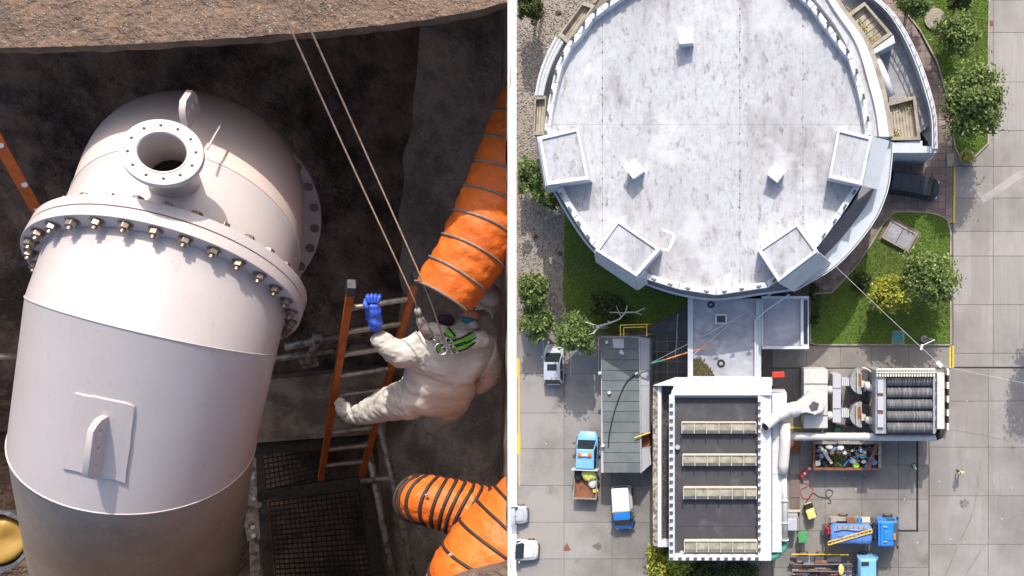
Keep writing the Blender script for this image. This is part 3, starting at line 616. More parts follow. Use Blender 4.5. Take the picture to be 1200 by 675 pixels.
# ------------------------------------------------------------------ vehicles (built along +X, then placed)
def wheel(root, x, y, r=.33, wd=.22, rim='rim'):
    t = G().tube([(0, -wd / 2, 0), (0, -wd * .3, 0), (0, wd * .3, 0), (0, wd / 2, 0)], [r * .9, r, r, r * .9], 18).build('wheel', 'tyre', root, world=False, smooth=True, angle=40)
    t.location = (x, y, r)
    G().tube([(0, -wd / 2 - .012, 0), (0, wd / 2 + .012, 0)], r * .62, 12).build('rim', rim, t, world=False)
    return t
def quadpane(root, name, q, m, out=.015, shrink=.0):
    q = [Vector(v) for v in q]; n = (q[1] - q[0]).cross(q[3] - q[0]).normalized(); c = sum(q, Vector()) / 4
    q = [v + (c - v) * shrink for v in q]
    return G().prism([v + n * out for v in q], [v - n * .03 for v in q]).build(name, m, root, world=False)
def car(px, py, deg, L, W, H, paint, label, cat='car', name='parked_car', hood=.62, zs=.92, ws=(.24, .02), rs=(-.40, -.48), roof=None, group=None, clipx=None, cabin_w=.80, sunroof=False, rails=False):
    root = thing(name, A(px, py, 0), label, cat, group, rz=R(deg))
    h = L / 2; w = W / 2
    zh = hood + .08
    prof = [(-h, w * .80, zs - .16), (-h + .1, w * .93, zs - .06), (-h * .7, w, zs), (0, w, zs), (ws[0] * L, w * .99, zs - .01), (h * .78, w * .95, zh + .05), (h - .18, w * .84, zh - .05), (h - .03, w * .62, zh - .2)]
    rings = []
    for x, hw, zt in prof:
        lo = .22; pts = []
        for s, (fy, fz) in ((-1, (.9, lo)), (-1, (1, lo + .2)), (-1, (1, zt - .14)), (-1, (.93, zt - .04)), (-1, (.5, zt + .02)), (1, (.5, zt + .02)), (1, (.93, zt - .04)), (1, (1, zt - .14)), (1, (1, lo + .2)), (1, (.9, lo))):
            pts.append((x, s * hw * fy, fz))
        rings.append(pts)
    if clipx is not None: rings = [[(max(x, clipx), y, z) for x, y, z in r] for r in rings]
    body = G().loft(rings).build('body', paint, root, world=False, smooth=True, angle=50)
    xf0, xf1 = ws[0] * L, ws[1] * L; xr0, xr1 = rs[1] * L, rs[0] * L
    if clipx is not None: xr0 = max(xr0, clipx); xr1 = max(xr1, clipx)
    wb, wt = w * .93, w * cabin_w; zt = H; zb = zs - .06
    m = root
    cabn = G().loft([[(xf0, -wb * .9, zb), (xf0, wb * .9, zb), (xr0, wb, zb), (xr0, -wb, zb)], [(xf1, -wt * .95, zt - .05), (xf1, wt * .95, zt - .05), (xr1, wt, zt - .05), (xr1, -wt, zt - .05)]]).build('cabin', paint, root, world=False, bevel=.05)
    # roof skin, gently domed
    rg = []
    for k in range(6):
        t = k / 5; x = xf1 + (xr1 - xf1) * t; d = .05 * math.sin(math.pi * t)
        rg.append([(x, y * wt, zt - .05 + .05 * (1 - abs(y) ** 3) + d - .0) for y in (-1, -.8, -.4, 0, .4, .8, 1)] + [(x, y * wt * .98, zt - .09) for y in (1, -1)])
    G().loft(rg).build('roof', roof or paint, root, world=False, smooth=True, angle=50)
    quadpane(root, 'windshield', [(xf0 + .0, -wb * .86, zb + .02), (xf0, wb * .86, zb + .02), (xf1, wt * .9, zt - .06), (xf1, -wt * .9, zt - .06)], 'glass', .03, .02)
    if clipx is None or xr0 > clipx: quadpane(root, 'rear_window', [(xr0, wb * .84, zb + .08), (xr0, -wb * .84, zb + .08), (xr1, -wt * .88, zt - .08), (xr1, wt * .88, zt - .08)], 'glass', .02, .02)
    for s in (-1, 1):
        xm = (xf1 + xr1) / 2 + .1
        a = [(xf0 - .25, s * wb * .93, zb + .05), (xm + .06, s * wb * .985, zb + .05), (xm + .06, s * wt * .995, zt - .12), (xf1 - .02, s * wt * .97, zt - .12)]
        b = [(xm - .06, s * wb * .985, zb + .05), (xr0 + .3, s * wb * .985, zb + .05), (xr1 + .12, s * wt * .995, zt - .12), (xm - .06, s * wt * .995, zt - .12)]
        for q in (a, b): quadpane(root, 'side_window', q if s < 0 else q[::-1], 'glass', .03)
        G().box((h - .22, s * w * .66, zh - .17), (.3, .38, .14), rz=-s * .5).build('headlight', 'rim', root, world=False, bevel=.03)
        if clipx is None: G().box((-h + .1, s * w * .80, zs - .2), (.18, .26, .26)).build('taillight', 'red', root, world=False, bevel=.03)
        G().box((xf0 - .28, s * (w + .1), zb + .1), (.12, .2, .14)).build('mirror', paint, root, world=False, bevel=.03)
        for x in ((h * .62,) if clipx is not None else (h * .62, -h * .62)): wheel(root, x, s * (w - .08))
    G().box((h - .0, 0, .42), (.16, W * .62, .2)).build('bumper', 'dkgrey', root, world=False, bevel=.04)
    G().box((xf0 + .04, 0, zb + .1), (.16, wb * 1.5, .04)).build('cowl', 'black', root, world=False)
    for s in (-.5, .25): G().beam((xf0 + .02, s * wb, zb + .14), (xf0 - .32, s * wb + .42, zb + .30), .035, .03).build('wiper', 'black', root, world=False)
    G().tube([(x, y, zz) for x, y, zz in ((xf0 + .12, -wb * .8, zs + .012), (h * .80, -wb * .62, zh + .10), (h * .84, 0, zh + .115), (h * .80, wb * .62, zh + .10), (xf0 + .12, wb * .8, zs + .012))], .012, 4).build('bonnet_seam', 'black', root, world=False)
    G().tube([(xr1 + .25, 0, zt + .03), (xr1 - .05, 0, zt + .22)], .02, 5).build('aerial', 'black', root, world=False)
    if sunroof: G().box(((xf1 + xr1) / 2 + .35, 0, zt + .045), (.62, W * .46, .04)).build('sunroof', 'glass', root, world=False)
    if rails:
        for s in (-1, 1): G().tube([(xf1 - .1, s * wt * .9, zt + .06), (xr1 + .1, s * wt * .9, zt + .06)], .03, 6).build('roof_rail', 'dkgrey', root, world=False)
    return root
car(651, 426.5, 90, 4.0, 1.95, 1.5, 'silver', 'silver hatchback with a dark sunroof parked under the tree left of the cabin', sunroof=True, ws=(.25, .06), rs=(-.36, -.47))
# dark blue van beside the brick drive
vn = car(1069.5, 219, -10, 4.9, 2.15, 1.95, 'navy', 'dark navy blue van parked on the brick drive against the round building', 'van', 'parked_van', zs=1.0, ws=(.36, .22), rs=(-.47, -.49), cabin_w=.84)
for k in range(3): G().box((-1.4 + k * .9, 0, 2.01), (.04, 1.4, .03)).build('roof_rib', 'navy', vn, world=False)
# two cars cut by the kerb at the left edge: only the front half stands in the yard
car(598, 601.5, 0, 3.7, 1.8, 1.3, 'silver', 'silver car nose poking in beside the white kerb, above the white car', clipx=.78, ws=(.17, .1), rs=(.0, .0))
car(607.5, 642, -3, 4.2, 2.0, 1.4, 'carwhite', 'white car with dark windscreen half showing beside the white kerb', clipx=.0, ws=(.16, .02), rs=(.0, .0))
# blue crew pickup with tipping bed
def pickup():
    r = thing('pickup_truck', A(689.5, 541, 0), 'light blue double cab pickup with orange beacon bar and loaded rusty bed', 'truck', rz=R(88))
    w = 1.02
    G().loft([[(x, -hw, .35), (x, -hw, zt - .1), (x, -hw * .85, zt), (x, hw * .85, zt), (x, hw, zt - .1), (x, hw, .35)] for x, hw, zt in ((-.45, w, 1.1), (1.9, w, 1.1), (2.3, w * .97, 1.08), (2.8, w * .86, 1.0), (3.05, w * .66, .85))]).build('body', 'skyblue', r, world=False, smooth=True, angle=45)
    G().loft([[(-.4, -w * .97, 1.05), (-.4, w * .97, 1.05), (2.25, w * .9, 1.05), (2.25, -w * .9, 1.05)], [(-.38, -w * .86, 1.95), (-.38, w * .86, 1.95), (1.45, w * .82, 1.95), (1.45, -w * .82, 1.95)]]).build('cabin', 'skyblue', r, world=False, bevel=.07)
    quadpane(r, 'windshield', [(2.25, -w * .84, 1.1), (2.25, w * .84, 1.1), (1.5, w * .76, 1.9), (1.5, -w * .76, 1.9)], 'glass', .03)
    for s in (-1, 1):
        for a, b in ((1.75, .62), (.5, -.3)):
            q = [(a, s * w * .95, 1.15), (b, s * w * .97, 1.15), (b, s * w * .875, 1.82), (a - .32 if a > 1 else a, s * w * .86, 1.82)]
            quadpane(r, 'side_window', q if s < 0 else q[::-1], 'glass', .03)
        G().box((1.95, s * 1.2, 1.25), (.14, .28, .24)).build('mirror', 'dkgrey', r, world=False)
        wheel(r, 2.15, s * .98, .36, .25); wheel(r, -1.9, s * 1.1, .36, .25)
        G().box((2.92, s * .66, .78), (.2, .3, .16)).build('headlight', 'rim', r, world=False, bevel=.03)
    bar = G().box((1.0, 0, 2.07), (.3, 1.3, .14)).build('beacon_bar', 'white', r, world=False, bevel=.03)
    for s in (-1, 1): G().box((1.0, s * .48, 2.09), (.33, .36, .15)).build('beacon_lens', 'orangev', bar, world=False, bevel=.03)
    G().box((-1.9, 0, .72), (2.95, 2.06, .14)).build('bed_floor', 'rust', r, world=False)
    for nm, c, s in (('side_board', (-1.9, 1.08, .98), (2.95, .07, .46)), ('side_board', (-1.9, -1.08, .98), (2.95, .07, .46)), ('tail_board', (-3.4, 0, .98), (.07, 2.2, .46))): G().box(c, s).build(nm, 'beige', r, world=False)
    G().box((-.5, 0, 1.35), (.1, 2.5, 1.1)).build('headboard', 'white', r, world=False)
    G().box((-1.9, 0, .5), (2.9, .9, .25)).build('chassis', 'black', r, world=False)
    return r
pk = pickup()
def sack(cx, cy, z, rx, ry, rz_, m, name, label, cat, seed=1, group=None, n=10):
    rnd = random.Random(seed); g = G(); rings = []
    for i in range(n + 1):
        t = math.pi * i / n; rr = math.sin(t) ** .7; zz = -math.cos(t)
        rings.append([(rx * rr * math.cos(a) * (1 + rnd.uniform(-.18, .18)), ry * rr * math.sin(a) * (1 + rnd.uniform(-.18, .18)), rz_ * zz * (1 + rnd.uniform(-.12, .12))) for a in [2 * math.pi * k / 12 for k in range(12)]])
    g.loft(rings); o = A(cx, cy, z); g.v = [q + o + Vector((0, 0, rz_)) for q in g.v]
    return g.build(name, m, label=label, cat=cat, group=group, smooth=False)
M['yellowgreen'] = mat('yellow_green_sheet', (0.55, 0.55, 0.12), 0.6)
sack(691.5, 555.5, .8, .75, .62, .35, 'yellowgreen', 'builders_sack', 'crumpled yellow green sack in the pickup bed', 'sack', 3)
sack(694.5, 565, .8, .35, .55, .2, 'carwhite', 'plastic_sheet', 'white plastic sheet bunched in the pickup bed', 'sheet', 4)
sack(678.5, 556, .8, .35, .5, .25, 'trous', 'tool_bag', 'dark green tool bag in the left corner of the pickup bed', 'bag', 5)
G().box(A(698, 575, .9), (.5, .3, .25), rz=.2).build('yellow_box', 'yellow', label='small yellow box by the pickup tailboard', cat='box', bevel=.03)
# blue and white small van
def small_van():
    r = thing('parked_van', A(731, 592.5, 0), 'small van with white rear roof, yellow stripe and bright blue front', 'van', rz=R(-86))
    w = .98
    def shell(name, xs, m):
        return G().loft([[(x, -hw, .3), (x, -hw, zs), (x, -hw * .9, zs + .1), (x, -ht, zt - .08), (x, -ht * .8, zt), (x, ht * .8, zt), (x, ht, zt - .08), (x, hw * .9, zs + .1), (x, hw, zs), (x, hw, .3)] for x, hw, zs, ht, zt in xs]).build(name, m, r, world=False, smooth=True, angle=40)
    shell('cargo_body', [(-2.05, w * .88, 1.0, w * .76, 1.72), (-1.9, w * .96, 1.0, w * .83, 1.84), (.12, w, 1.0, w * .84, 1.88)], 'white')
    shell('cab', [(.12, w, 1.0, w * .84, 1.87), (.75, w, 1.0, w * .82, 1.84), (1.0, w, 1.0, w * .8, 1.76)], 'blue')
    G().loft([[(x, -hw, .3), (x, -hw, zt - .12), (x, -hw * .8, zt), (x, hw * .8, zt), (x, hw, zt - .12), (x, hw, .3)] for x, hw, zt in ((.95, w, 1.15), (1.55, w * .96, 1.08), (1.95, w * .82, .95), (2.12, w * .6, .78))]).build('bonnet', 'blue', r, world=False, smooth=True, angle=40)
    quadpane(r, 'windshield', [(1.62, -w * .84, 1.1), (1.62, w * .84, 1.1), (.98, w * .74, 1.76), (.98, -w * .74, 1.76)], 'glass', .04)
    G().beam((.14, -w * .86, 1.88), (.14, w * .86, 1.88), .1, .04).build('stripe', 'yellow', r, world=False)
    for s in (-1, 1):
        quadpane(r, 'side_window', [(1.35, s * w * .97, 1.12), (.35, s * w * .97, 1.12), (.35, s * w * .86, 1.72), (.9, s * w * .85, 1.72)][::-1 if s > 0 else 1], 'glass', .05)
        G().beam((.14, s * w * .86, 1.86), (.5, s * w * 1.01, 1.0), .1, .05).build('stripe', 'yellow', r, world=False)
        wheel(r, 1.35, s * .92); wheel(r, -1.35, s * .92)
        G().box((1.25, s * 1.08, 1.15), (.14, .2, .2)).build('mirror', 'dkgrey', r, world=False)
        G().box((1.98, s * .6, .82), (.2, .26, .14), rz=-s * .5).build('headlight', 'rim', r, world=False)
    G().beam((-2.0, -w * .8, 1.5), (-2.0, w * .8, 1.5), .1, .06).build('stripe', 'red', r, world=False)
    quadpane(r, 'rear_window', [(-2.08, w * .66, 1.1), (-2.08, -w * .66, 1.1), (-2.08, -w * .6, 1.5), (-2.08, w * .6, 1.5)], 'glass', .02)
    return r
small_van()
# blue suction truck
def suction_truck():
    r = thing('suction_truck', A(1006, 618, 0), 'bright blue suction truck with yellow ladder along its tank', 'truck', rz=R(0))
    G().box((-.2, 0, .85), (6.8, 1.0, .3)).build('chassis', 'dkgrey', r, world=False)
    cab = G().loft([[(x, -hw, .6), (x, -hw, zt - .15), (x, -hw * .88, zt), (x, hw * .88, zt), (x, hw, zt - .15), (x, hw, .6)] for x, hw, zt in ((1.55, 1.2, 2.65), (2.9, 1.2, 2.7), (3.3, 1.16, 2.55), (3.62, 1.1, 1.7), (3.68, 1.08, 1.0))]).build('cab', 'blue', r, world=False, smooth=True, angle=35)
    G().box((2.45, -.15, 2.72), (.75, .85, .08)).build('roof_hatch', 'blue', cab, world=False, bevel=.03)
    quadpane(r, 'windshield', [(3.6, -1.0, 1.7), (3.6, 1.0, 1.7), (3.31, 1.0, 2.5), (3.31, -1.0, 2.5)], 'glass', .04)
    G().box((3.05, -.2, 2.78), (.22, .6, .16)).build('beacon_lens', 'orangev', cab, world=False, bevel=.03)
    for s in (-1, 1):
        quadpane(r, 'side_window', [(3.3, s * 1.2, 1.6), (2.4, s * 1.2, 1.6), (2.4, s * 1.2, 2.3), (3.1, s * 1.2, 2.3)][::-1 if s > 0 else 1], 'glass', .02)
        G().box((3.45, s * 1.38, 2.1), (.14, .22, .4)).build('mirror', 'black', r, world=False)
    for x in (2.75, -1.55):
        for s in (-1, 1): wheel(r, x, s * (1.22 if s > 0 else 1.02), .5, .32)
    rg = []
    for x, rr in ((-2.95, .45), (-2.9, .75), (-2.6, .93), (.8, .93), (1.0, .7)): rg.append([(x, -.15 + rr * math.copysign(abs(math.cos(a)) ** .6, math.cos(a)), 1.75 + rr * .9 * math.copysign(abs(math.sin(a)) ** .7, math.sin(a))) for a in [2 * math.pi * k / 28 for k in range(28)]])
    tank = G().loft(rg).build('tank', 'tankblue', r, world=False, smooth=True, angle=50)
    for x in (-2.5, -1.2, .1): G().tube([(x, -.15 + .95 * math.copysign(abs(math.cos(a / 24 * 6.283)) ** .6, math.cos(a / 24 * 6.283)), 1.75 + .86 * math.copysign(abs(math.sin(a / 24 * 6.283)) ** .7, math.sin(a / 24 * 6.283))) for a in range(24)], .035, 5, closed=True).build('tank_band', 'tankblue', tank, world=False)
    lad = G().beam((-3.2, -1.05, 2.55), (.95, .22, 2.75), .09, .12).beam((-3.2, -.75, 2.55), (.95, .5, 2.75), .09, .12)
    for k in range(12):
        t = k / 11; a = Vector((-3.2, -1.05, 2.55)).lerp((.95, .22, 2.75), t); b = Vector((-3.2, -.75, 2.55)).lerp((.95, .5, 2.75), t); lad.beam(a, b, .05, .06)
    lad.build('ladder', 'yellow', r, world=False)
    G().box((-.9, 1.08, .95), (4.0, .38, .5)).build('side_rack', 'beige', r, world=False)
    for x, m, sx in ((-2.6, 'beige', .5), (-.9, 'rust', .85), (-.1, 'blue', .35), (.55, 'cream', .8), (1.15, 'dkgrey', .3)): G().box((x, 1.05, 1.32), (sx, .46, .4), rz=.03).build('locker', m, r, world=False, bevel=.03)
    G().box((-.9, -1.14, .85), (3.9, .14, .3)).build('side_guard', 'yellow', r, world=False)
    g = G()
    for k in range(5): g.tube([(-3.0, -.5 + k * .25, 1.0 + .3 * (k % 2)), (-3.3, -.4 + k * .2, 1.4), (-3.1, -.1 + k * .1, 2.0)], .07, 6)
    g.build('hose_fittings', 'red', r, world=False)
    for x in (-2.0, -.6): 
        hb_ = G().tube([(x, -.1, 2.5), (x, -.1, 2.68)], .28, 14).build('manhole', 'tankblue', tank, world=False); G().beam((x - .25, -.1, 2.72), (x + .25, -.1, 2.72), .06, .05).build('clamp', 'grey', hb_, world=False)
    G().box((-1.0, .62, 2.5), (3.0, .28, .05)).build('walkway', 'grey', r, world=False)
    for k in range(6): G().box((-2.3 + k * .5, .62, 2.54), (.05, .26, .04)).build('tread', 'dkgrey', r, world=False)
    G().tube([(x, y, 2.62) for x, y in crv([(-2.6, .2), (-1.6, .38), (-.4, .25), (.6, .4), (.85, .1)], 4)], .05, 6).build('top_hose', 'black', r, world=False)
    G().box((3.2, 0, 2.62), (.3, 2.1, .06), mtx=Matrix.Rotation(.35, 3, 'Y')).build('sun_visor', 'dkgrey', cab, world=False)
    for s in (-.7, .7): G().tube([(2.0, s, 2.72), (2.35, s, 2.78)], [.04, .08], 8).build('horn', 'rim', cab, world=False)
    for x in (1.75, 2.95): G().beam((x, -1.1, 2.69), (x, 1.1, 2.69), .03, .03).build('roof_seam', 'navy', cab, world=False)
    g = G().tube([(1.25, .6, 1.2), (1.3, .5, 2.6)], .1, 8).tube([(1.2, -.9, 1.2), (1.25, -.4, 2.7), (1.28, .5, 2.5)], .08, 8)
    g.build('exhaust_pipes', 'black', r, world=False)
    return r
suction_truck()
def flat_truck():
    r = thing('flatbed_truck', A(982, 661, 0), 'light blue cab truck with bare black chassis and clutter at the bottom edge', 'truck', rz=0)
    for s in (-1, 1): G().box((-1.0, s * .55, .9), (6.9, .18, .28)).build('chassis_rail', 'black', r, world=False)
    for k in range(8): G().box((-4.2 + k * .85, 0, .93), (.14, 1.0, .18)).build('cross_member', 'dkgrey', r, world=False)
    G().loft([[(x, -hw, .6), (x, -hw, zt - .15), (x, -hw * .88, zt), (x, hw * .88, zt), (x, hw, zt - .15), (x, hw, .6)] for x, hw, zt in ((1.7, 1.2, 2.3), (1.9, 1.2, 2.6), (2.95, 1.2, 2.65), (3.35, 1.16, 2.5), (3.7, 1.1, 1.7), (3.76, 1.08, 1.0))]).build('cab', 'skyblue', r, world=False, smooth=True, angle=35)
    quadpane(r, 'windshield', [(3.66, -1.0, 1.7), (3.66, 1.0, 1.7), (3.36, 1.0, 2.45), (3.36, -1.0, 2.45)], 'glass', .04)
    G().box((2.9, -.6, 2.72), (.2, .5, .16)).build('beacon_lens', 'orangev', r, world=False, bevel=.03)
    G().box((2.3, .8, 2.68), (.7, .3, .12)).build('roof_box', 'black', r, world=False)
    for x in (2.4, -1.7, -3.4):
        for s in (-1, 1): wheel(r, x, s * 1.12, .5, .32)
    G().beam((-4.6, 1.28, 1.15), (.9, 1.24, 1.15), .08, .12).build('side_rail', 'yellow', r, world=False)
    for x0, x1 in ((-4.1, -2.95), (-2.8, -1.4), (-1.2, .2)): G().box(((x0 + x1) / 2, .82, 1.05), (x1 - x0, .55, .2)).build('mudguard', 'dkgrey', r, world=False)
    rnd = random.Random(9)
    for x0, x1 in ((-4.4, -3.2), (-1.9, -.9), (.2, 1.2)): G().box(((x0 + x1) / 2, -.45, 1.0), (x1 - x0, .8, .1)).build('deck_plate', 'rust', r, world=False)
    for k in range(44):
        G().box((rnd.uniform(-4.4, 1.1), rnd.uniform(-1.1, .8), rnd.uniform(.95, 1.3)), (rnd.uniform(.2, 1.3), rnd.uniform(.08, .3), rnd.uniform(.1, .3)), rz=rnd.choice((0, 0, 1.57, .1))).build('fitting', rnd.choice(('black', 'dkgrey', 'dkgrey', 'grey', 'rust')), r, world=False)
    for s in (-1, 1): G().tube([(-4.4, s * .3, 1.3), (1.2, s * .36, 1.35)], .08, 8).build('hydraulic_pipe', 'dkgrey', r, world=False)
    return r
flat_truck()
sack(985.5, 667, 1.4, .25, .5, .15, 'yellowv', 'work_cloth', 'pale yellow cloth draped on the black truck chassis', 'cloth', 8)
# yellow machine, bin, cones
def yellow_machine():
    r = thing('pump_unit', A(949, 598, 0), 'small yellow machine with black end standing in the yard', 'machine', rz=R(-72))
    G().box((.15, 0, .75), (.95, .85, .8)).build('housing', 'yellowv', r, world=False, bevel=.14)
    G().box((-.6, 0, .6), (.5, .8, .5)).build('engine', 'black', r, world=False, bevel=.05)
    G().tube([(-.85, -.35, .6), (-.95, -.3, 1.1), (-.95, .3, 1.1), (-.85, .35, .6)], .04, 6).build('handle', 'yellowv', r, world=False)
    for s in (-1, 1): wheel(r, .35, s * .45, .22, .14); wheel(r, -.5, s * .42, .16, .1)
yellow_machine()
r = thing('wheelie_bin', A(940, 626, 0), 'green wheeled bin standing left of the blue suction truck', 'bin', rz=.1)
G().loft([[(-.3, -.3, .1), (.3, -.3, .1), (.3, .3, .1), (-.3, .3, .1)], [(-.4, -.45, 1.15), (.4, -.45, 1.15), (.4, .45, 1.15), (-.4, .45, 1.15)]]).build('body', 'green', r, world=False)
G().box((0, 0, 1.22), (.9, 1.0, .12)).build('lid', 'green', r, world=False, bevel=.04)
for s in (-1, 1): wheel(r, -.38, s * .34, .12, .08, 'grey')
for k, (x, y, la) in enumerate(((948.5, 548.5, 'red and white traffic cone lying nearest the waste skip'), (943, 554, 'red and white traffic cone lying farther from the waste skip'))):
    r = thing('traffic_cone', A(x, y, 0), la, 'cone', 'traffic cones beside the skip', rz=R(40))
    G().box((-.4, 0, .3), (.08, .6, .6)).build('base', 'red', r, world=False)
    G().tube([(-.36, 0, .3), (-.1, 0, .3)], [.24, .17], 10).build('lower_band', 'red', r, world=False)
    G().tube([(-.1, 0, .3), (.15, 0, .3)], [.17, .12], 10).build('white_band', 'kerbwhite', r, world=False)
    G().tube([(.15, 0, .3), (.42, 0, .3)], [.12, .05], 10).build('tip', 'red', r, world=False)
G().box(A(912, 439, 6.3), (1.1, .5, .5), rz=.05).build('red_box', 'red', label='bright red box on the lean to roof beside the annex', cat='box', bevel=.04)
# skip with waste
sk = thing('waste_skip', A(992, 534, 0), 'long open rusty skip filled with mixed rubbish', 'skip')
zt = 1.7
G().pp(rect(955, 521, 1031, 549), .2, .4).build('floor', 'rust', sk)
for P, m, nm in ((rect(953, 517.5, 1033, 520.5), 'beige', 'side_wall'), (rect(953.5, 548.5, 1033, 551), 'rust', 'side_wall'), (rect(953, 520.7, 955.5, 548.3), 'rust', 'end_wall'), (rect(1029.5, 520.7, 1033, 548.3), 'beige', 'end_wall')): G().pp(P, .2, zt).build(nm, m, sk)
for k in range(10): G().pp(rect(956 + k * 8, 516.3, 957.5 + k * 8, 517.4), .2, zt - .1).build('rib', 'beige', sk)
def bag(x, y, s, m, la, cat, nm, sd, gp=None): return sack(x, y, 1.2, s, s * .8, s * .5, m, nm, la, cat, sd, gp, n=5)
M['bagblue'] = mat('blue_bag', (0.2, 0.4, 0.7), .5); M['bagwhite'] = mat('white_bag', (0.7, 0.72, 0.74), .5); M['brush'] = mat('cut_brush', (0.10, 0.13, 0.04), .9, island=.4)
BAGP = ['in the top left corner of the skip', 'left of the pale plank in the skip', 'at the upper edge of the skip, second bag from the left', 'at the upper edge of the skip above the cut branches', 'right of the cut branches in the middle of the skip', 'at the top of the skip right of the blue one', 'under the loop of blue hose in the skip', 'at the lower edge of the skip', 'between the blue hose and the brown beam', 'in the lower right corner of the skip', 'right of the brown beam in the skip', 'in the lower left corner of the skip', 'just above the blue hose in the skip', 'right of the cut branches, below the blue hose', 'in the upper right corner of the skip', 'under the lower end of the pale plank', 'at the foot of the brown beam', 'on the blue hose left of the brown beam']
for k, (x, y, m) in enumerate(((960, 528, 'bagblue'), (963, 534, 'bagblue'), (972, 523, 'bagwhite'), (980, 525, 'bagblue'), (990, 531, 'bagwhite'), (985, 524, 'bagwhite'), (1009, 528, 'bagblue'), (1003, 545, 'hivis'), (1012, 541, 'bagwhite'), (1024, 542, 'bagblue'), (1021, 534, 'trous'), (958, 543, 'bagwhite'), (1013, 530, 'bagwhite'), (999, 540, 'bagwhite'), (1026, 526, 'rust'), (966, 543, 'trous'), (1017, 547, 'bagblue'), (1011, 535, 'hivis'))):
    nm = {'bagblue': 'blue', 'bagwhite': 'white', 'hivis': 'lime green', 'trous': 'black', 'rust': 'brown'}[m]
    bag(x, y, random.uniform(.2, .42), m, nm + ' rubbish bag ' + BAGP[k], 'rubbish bag', 'rubbish_bag', 20 + k, 'rubbish bags in the skip')
g = G(); rnd = random.Random(5)
for k in range(260):
    g.box(A(rnd.uniform(957, 1028), rnd.uniform(522, 547), rnd.uniform(.7, 1.35)), (rnd.uniform(.1, .8), rnd.uniform(.06, .3), rnd.uniform(.05, .3)), mtx=Matrix.Rotation(rnd.uniform(0, 3), 3, 'Z') @ Matrix.Rotation(rnd.uniform(-.5, .5), 3, 'X'))
M['waste'] = mat('mixed_waste', (0.24, 0.17, 0.12), .8, layers=[((0.05, 0.05, .06), 1.6, .45, .5, .9), ((0.6, .6, .62), 2.6, .56, .6, .9), ((0.1, .25, .5), 2.1, .6, .63, .8)], island=.5)
g.build('mixed_rubbish', 'waste', label='loose mixed rubbish filling the bottom of the skip', cat='rubbish', kind='stuff')
g = G()
for k in range(500):
    p = A(983 + random.gauss(0, 4), 540 + random.gauss(0, 2.6), 1.35 + random.uniform(0, .35)); d = Vector((random.gauss(0, 1), random.gauss(0, 1), random.gauss(0, .4))).normalized(); e = d.orthogonal() * .06
    g.add([p, p + d * .3 + e, p + d * .3 - e], [(0, 1, 2)])
g.build('brushwood', 'brush', label='heap of cut green branches in the middle of the skip', cat='branches', kind='stuff', fix=False)
G().beam(A(961, 523, 1.75), A(975, 543, 1.75), .25, .1).build('timber_plank', 'cream', label='pale timber plank leaning across the left of the skip', cat='plank')
G().beam(A(1027, 521, 1.85), A(1017, 551, 1.85), .35, .15).build('timber_beam', 'rust', label='brown timber beam lying across the right of the skip', cat='beam')
G().tube([A(x, y, 1.85) for x, y in crv([(989, 546), (995, 539), (1006, 535), (1018, 537), (1027, 543)], 5)], .06, 5).build('blue_hose', 'blue', label='blue hose curling over the rubbish in the skip', cat='hose')
# people in the yard
def skin_mesh(name, pts, edges, m, parent=None, sub=2, root=0, smooth=True, label=None, world=True):
    me = bpy.data.meshes.new(name); me.from_pydata([p[0] for p in pts], edges, []); o = bpy.data.objects.new(name, me); C.objects.link(o)
    sm = o.modifiers.new('skin', 'SKIN'); sm.use_smooth_shade = smooth
    for i, p in enumerate(pts):
        rr = p[1]; rr = rr if isinstance(rr, tuple) else (rr, rr); me.skin_vertices[0].data[i].radius = rr; me.skin_vertices[0].data[i].use_root = (i == root)
    sb = o.modifiers.new('sub', 'SUBSURF'); sb.levels = sub; sb.render_levels = sub
    bpy.context.view_layer.update()
    m2 = bpy.data.meshes.new_from_object(o.evaluated_get(bpy.context.evaluated_depsgraph_get())); bpy.data.objects.remove(o)
    m2.materials.clear(); m2.materials.append(M[m] if isinstance(m, str) else m)
    if world: m2.transform(Matrix.Translation(-(woff(parent) if parent else Vector((0, 0, 0)))))
    q = bpy.data.objects.new(name, m2); C.objects.link(q); q.parent = parent
    if label: q['label'] = label
    return q
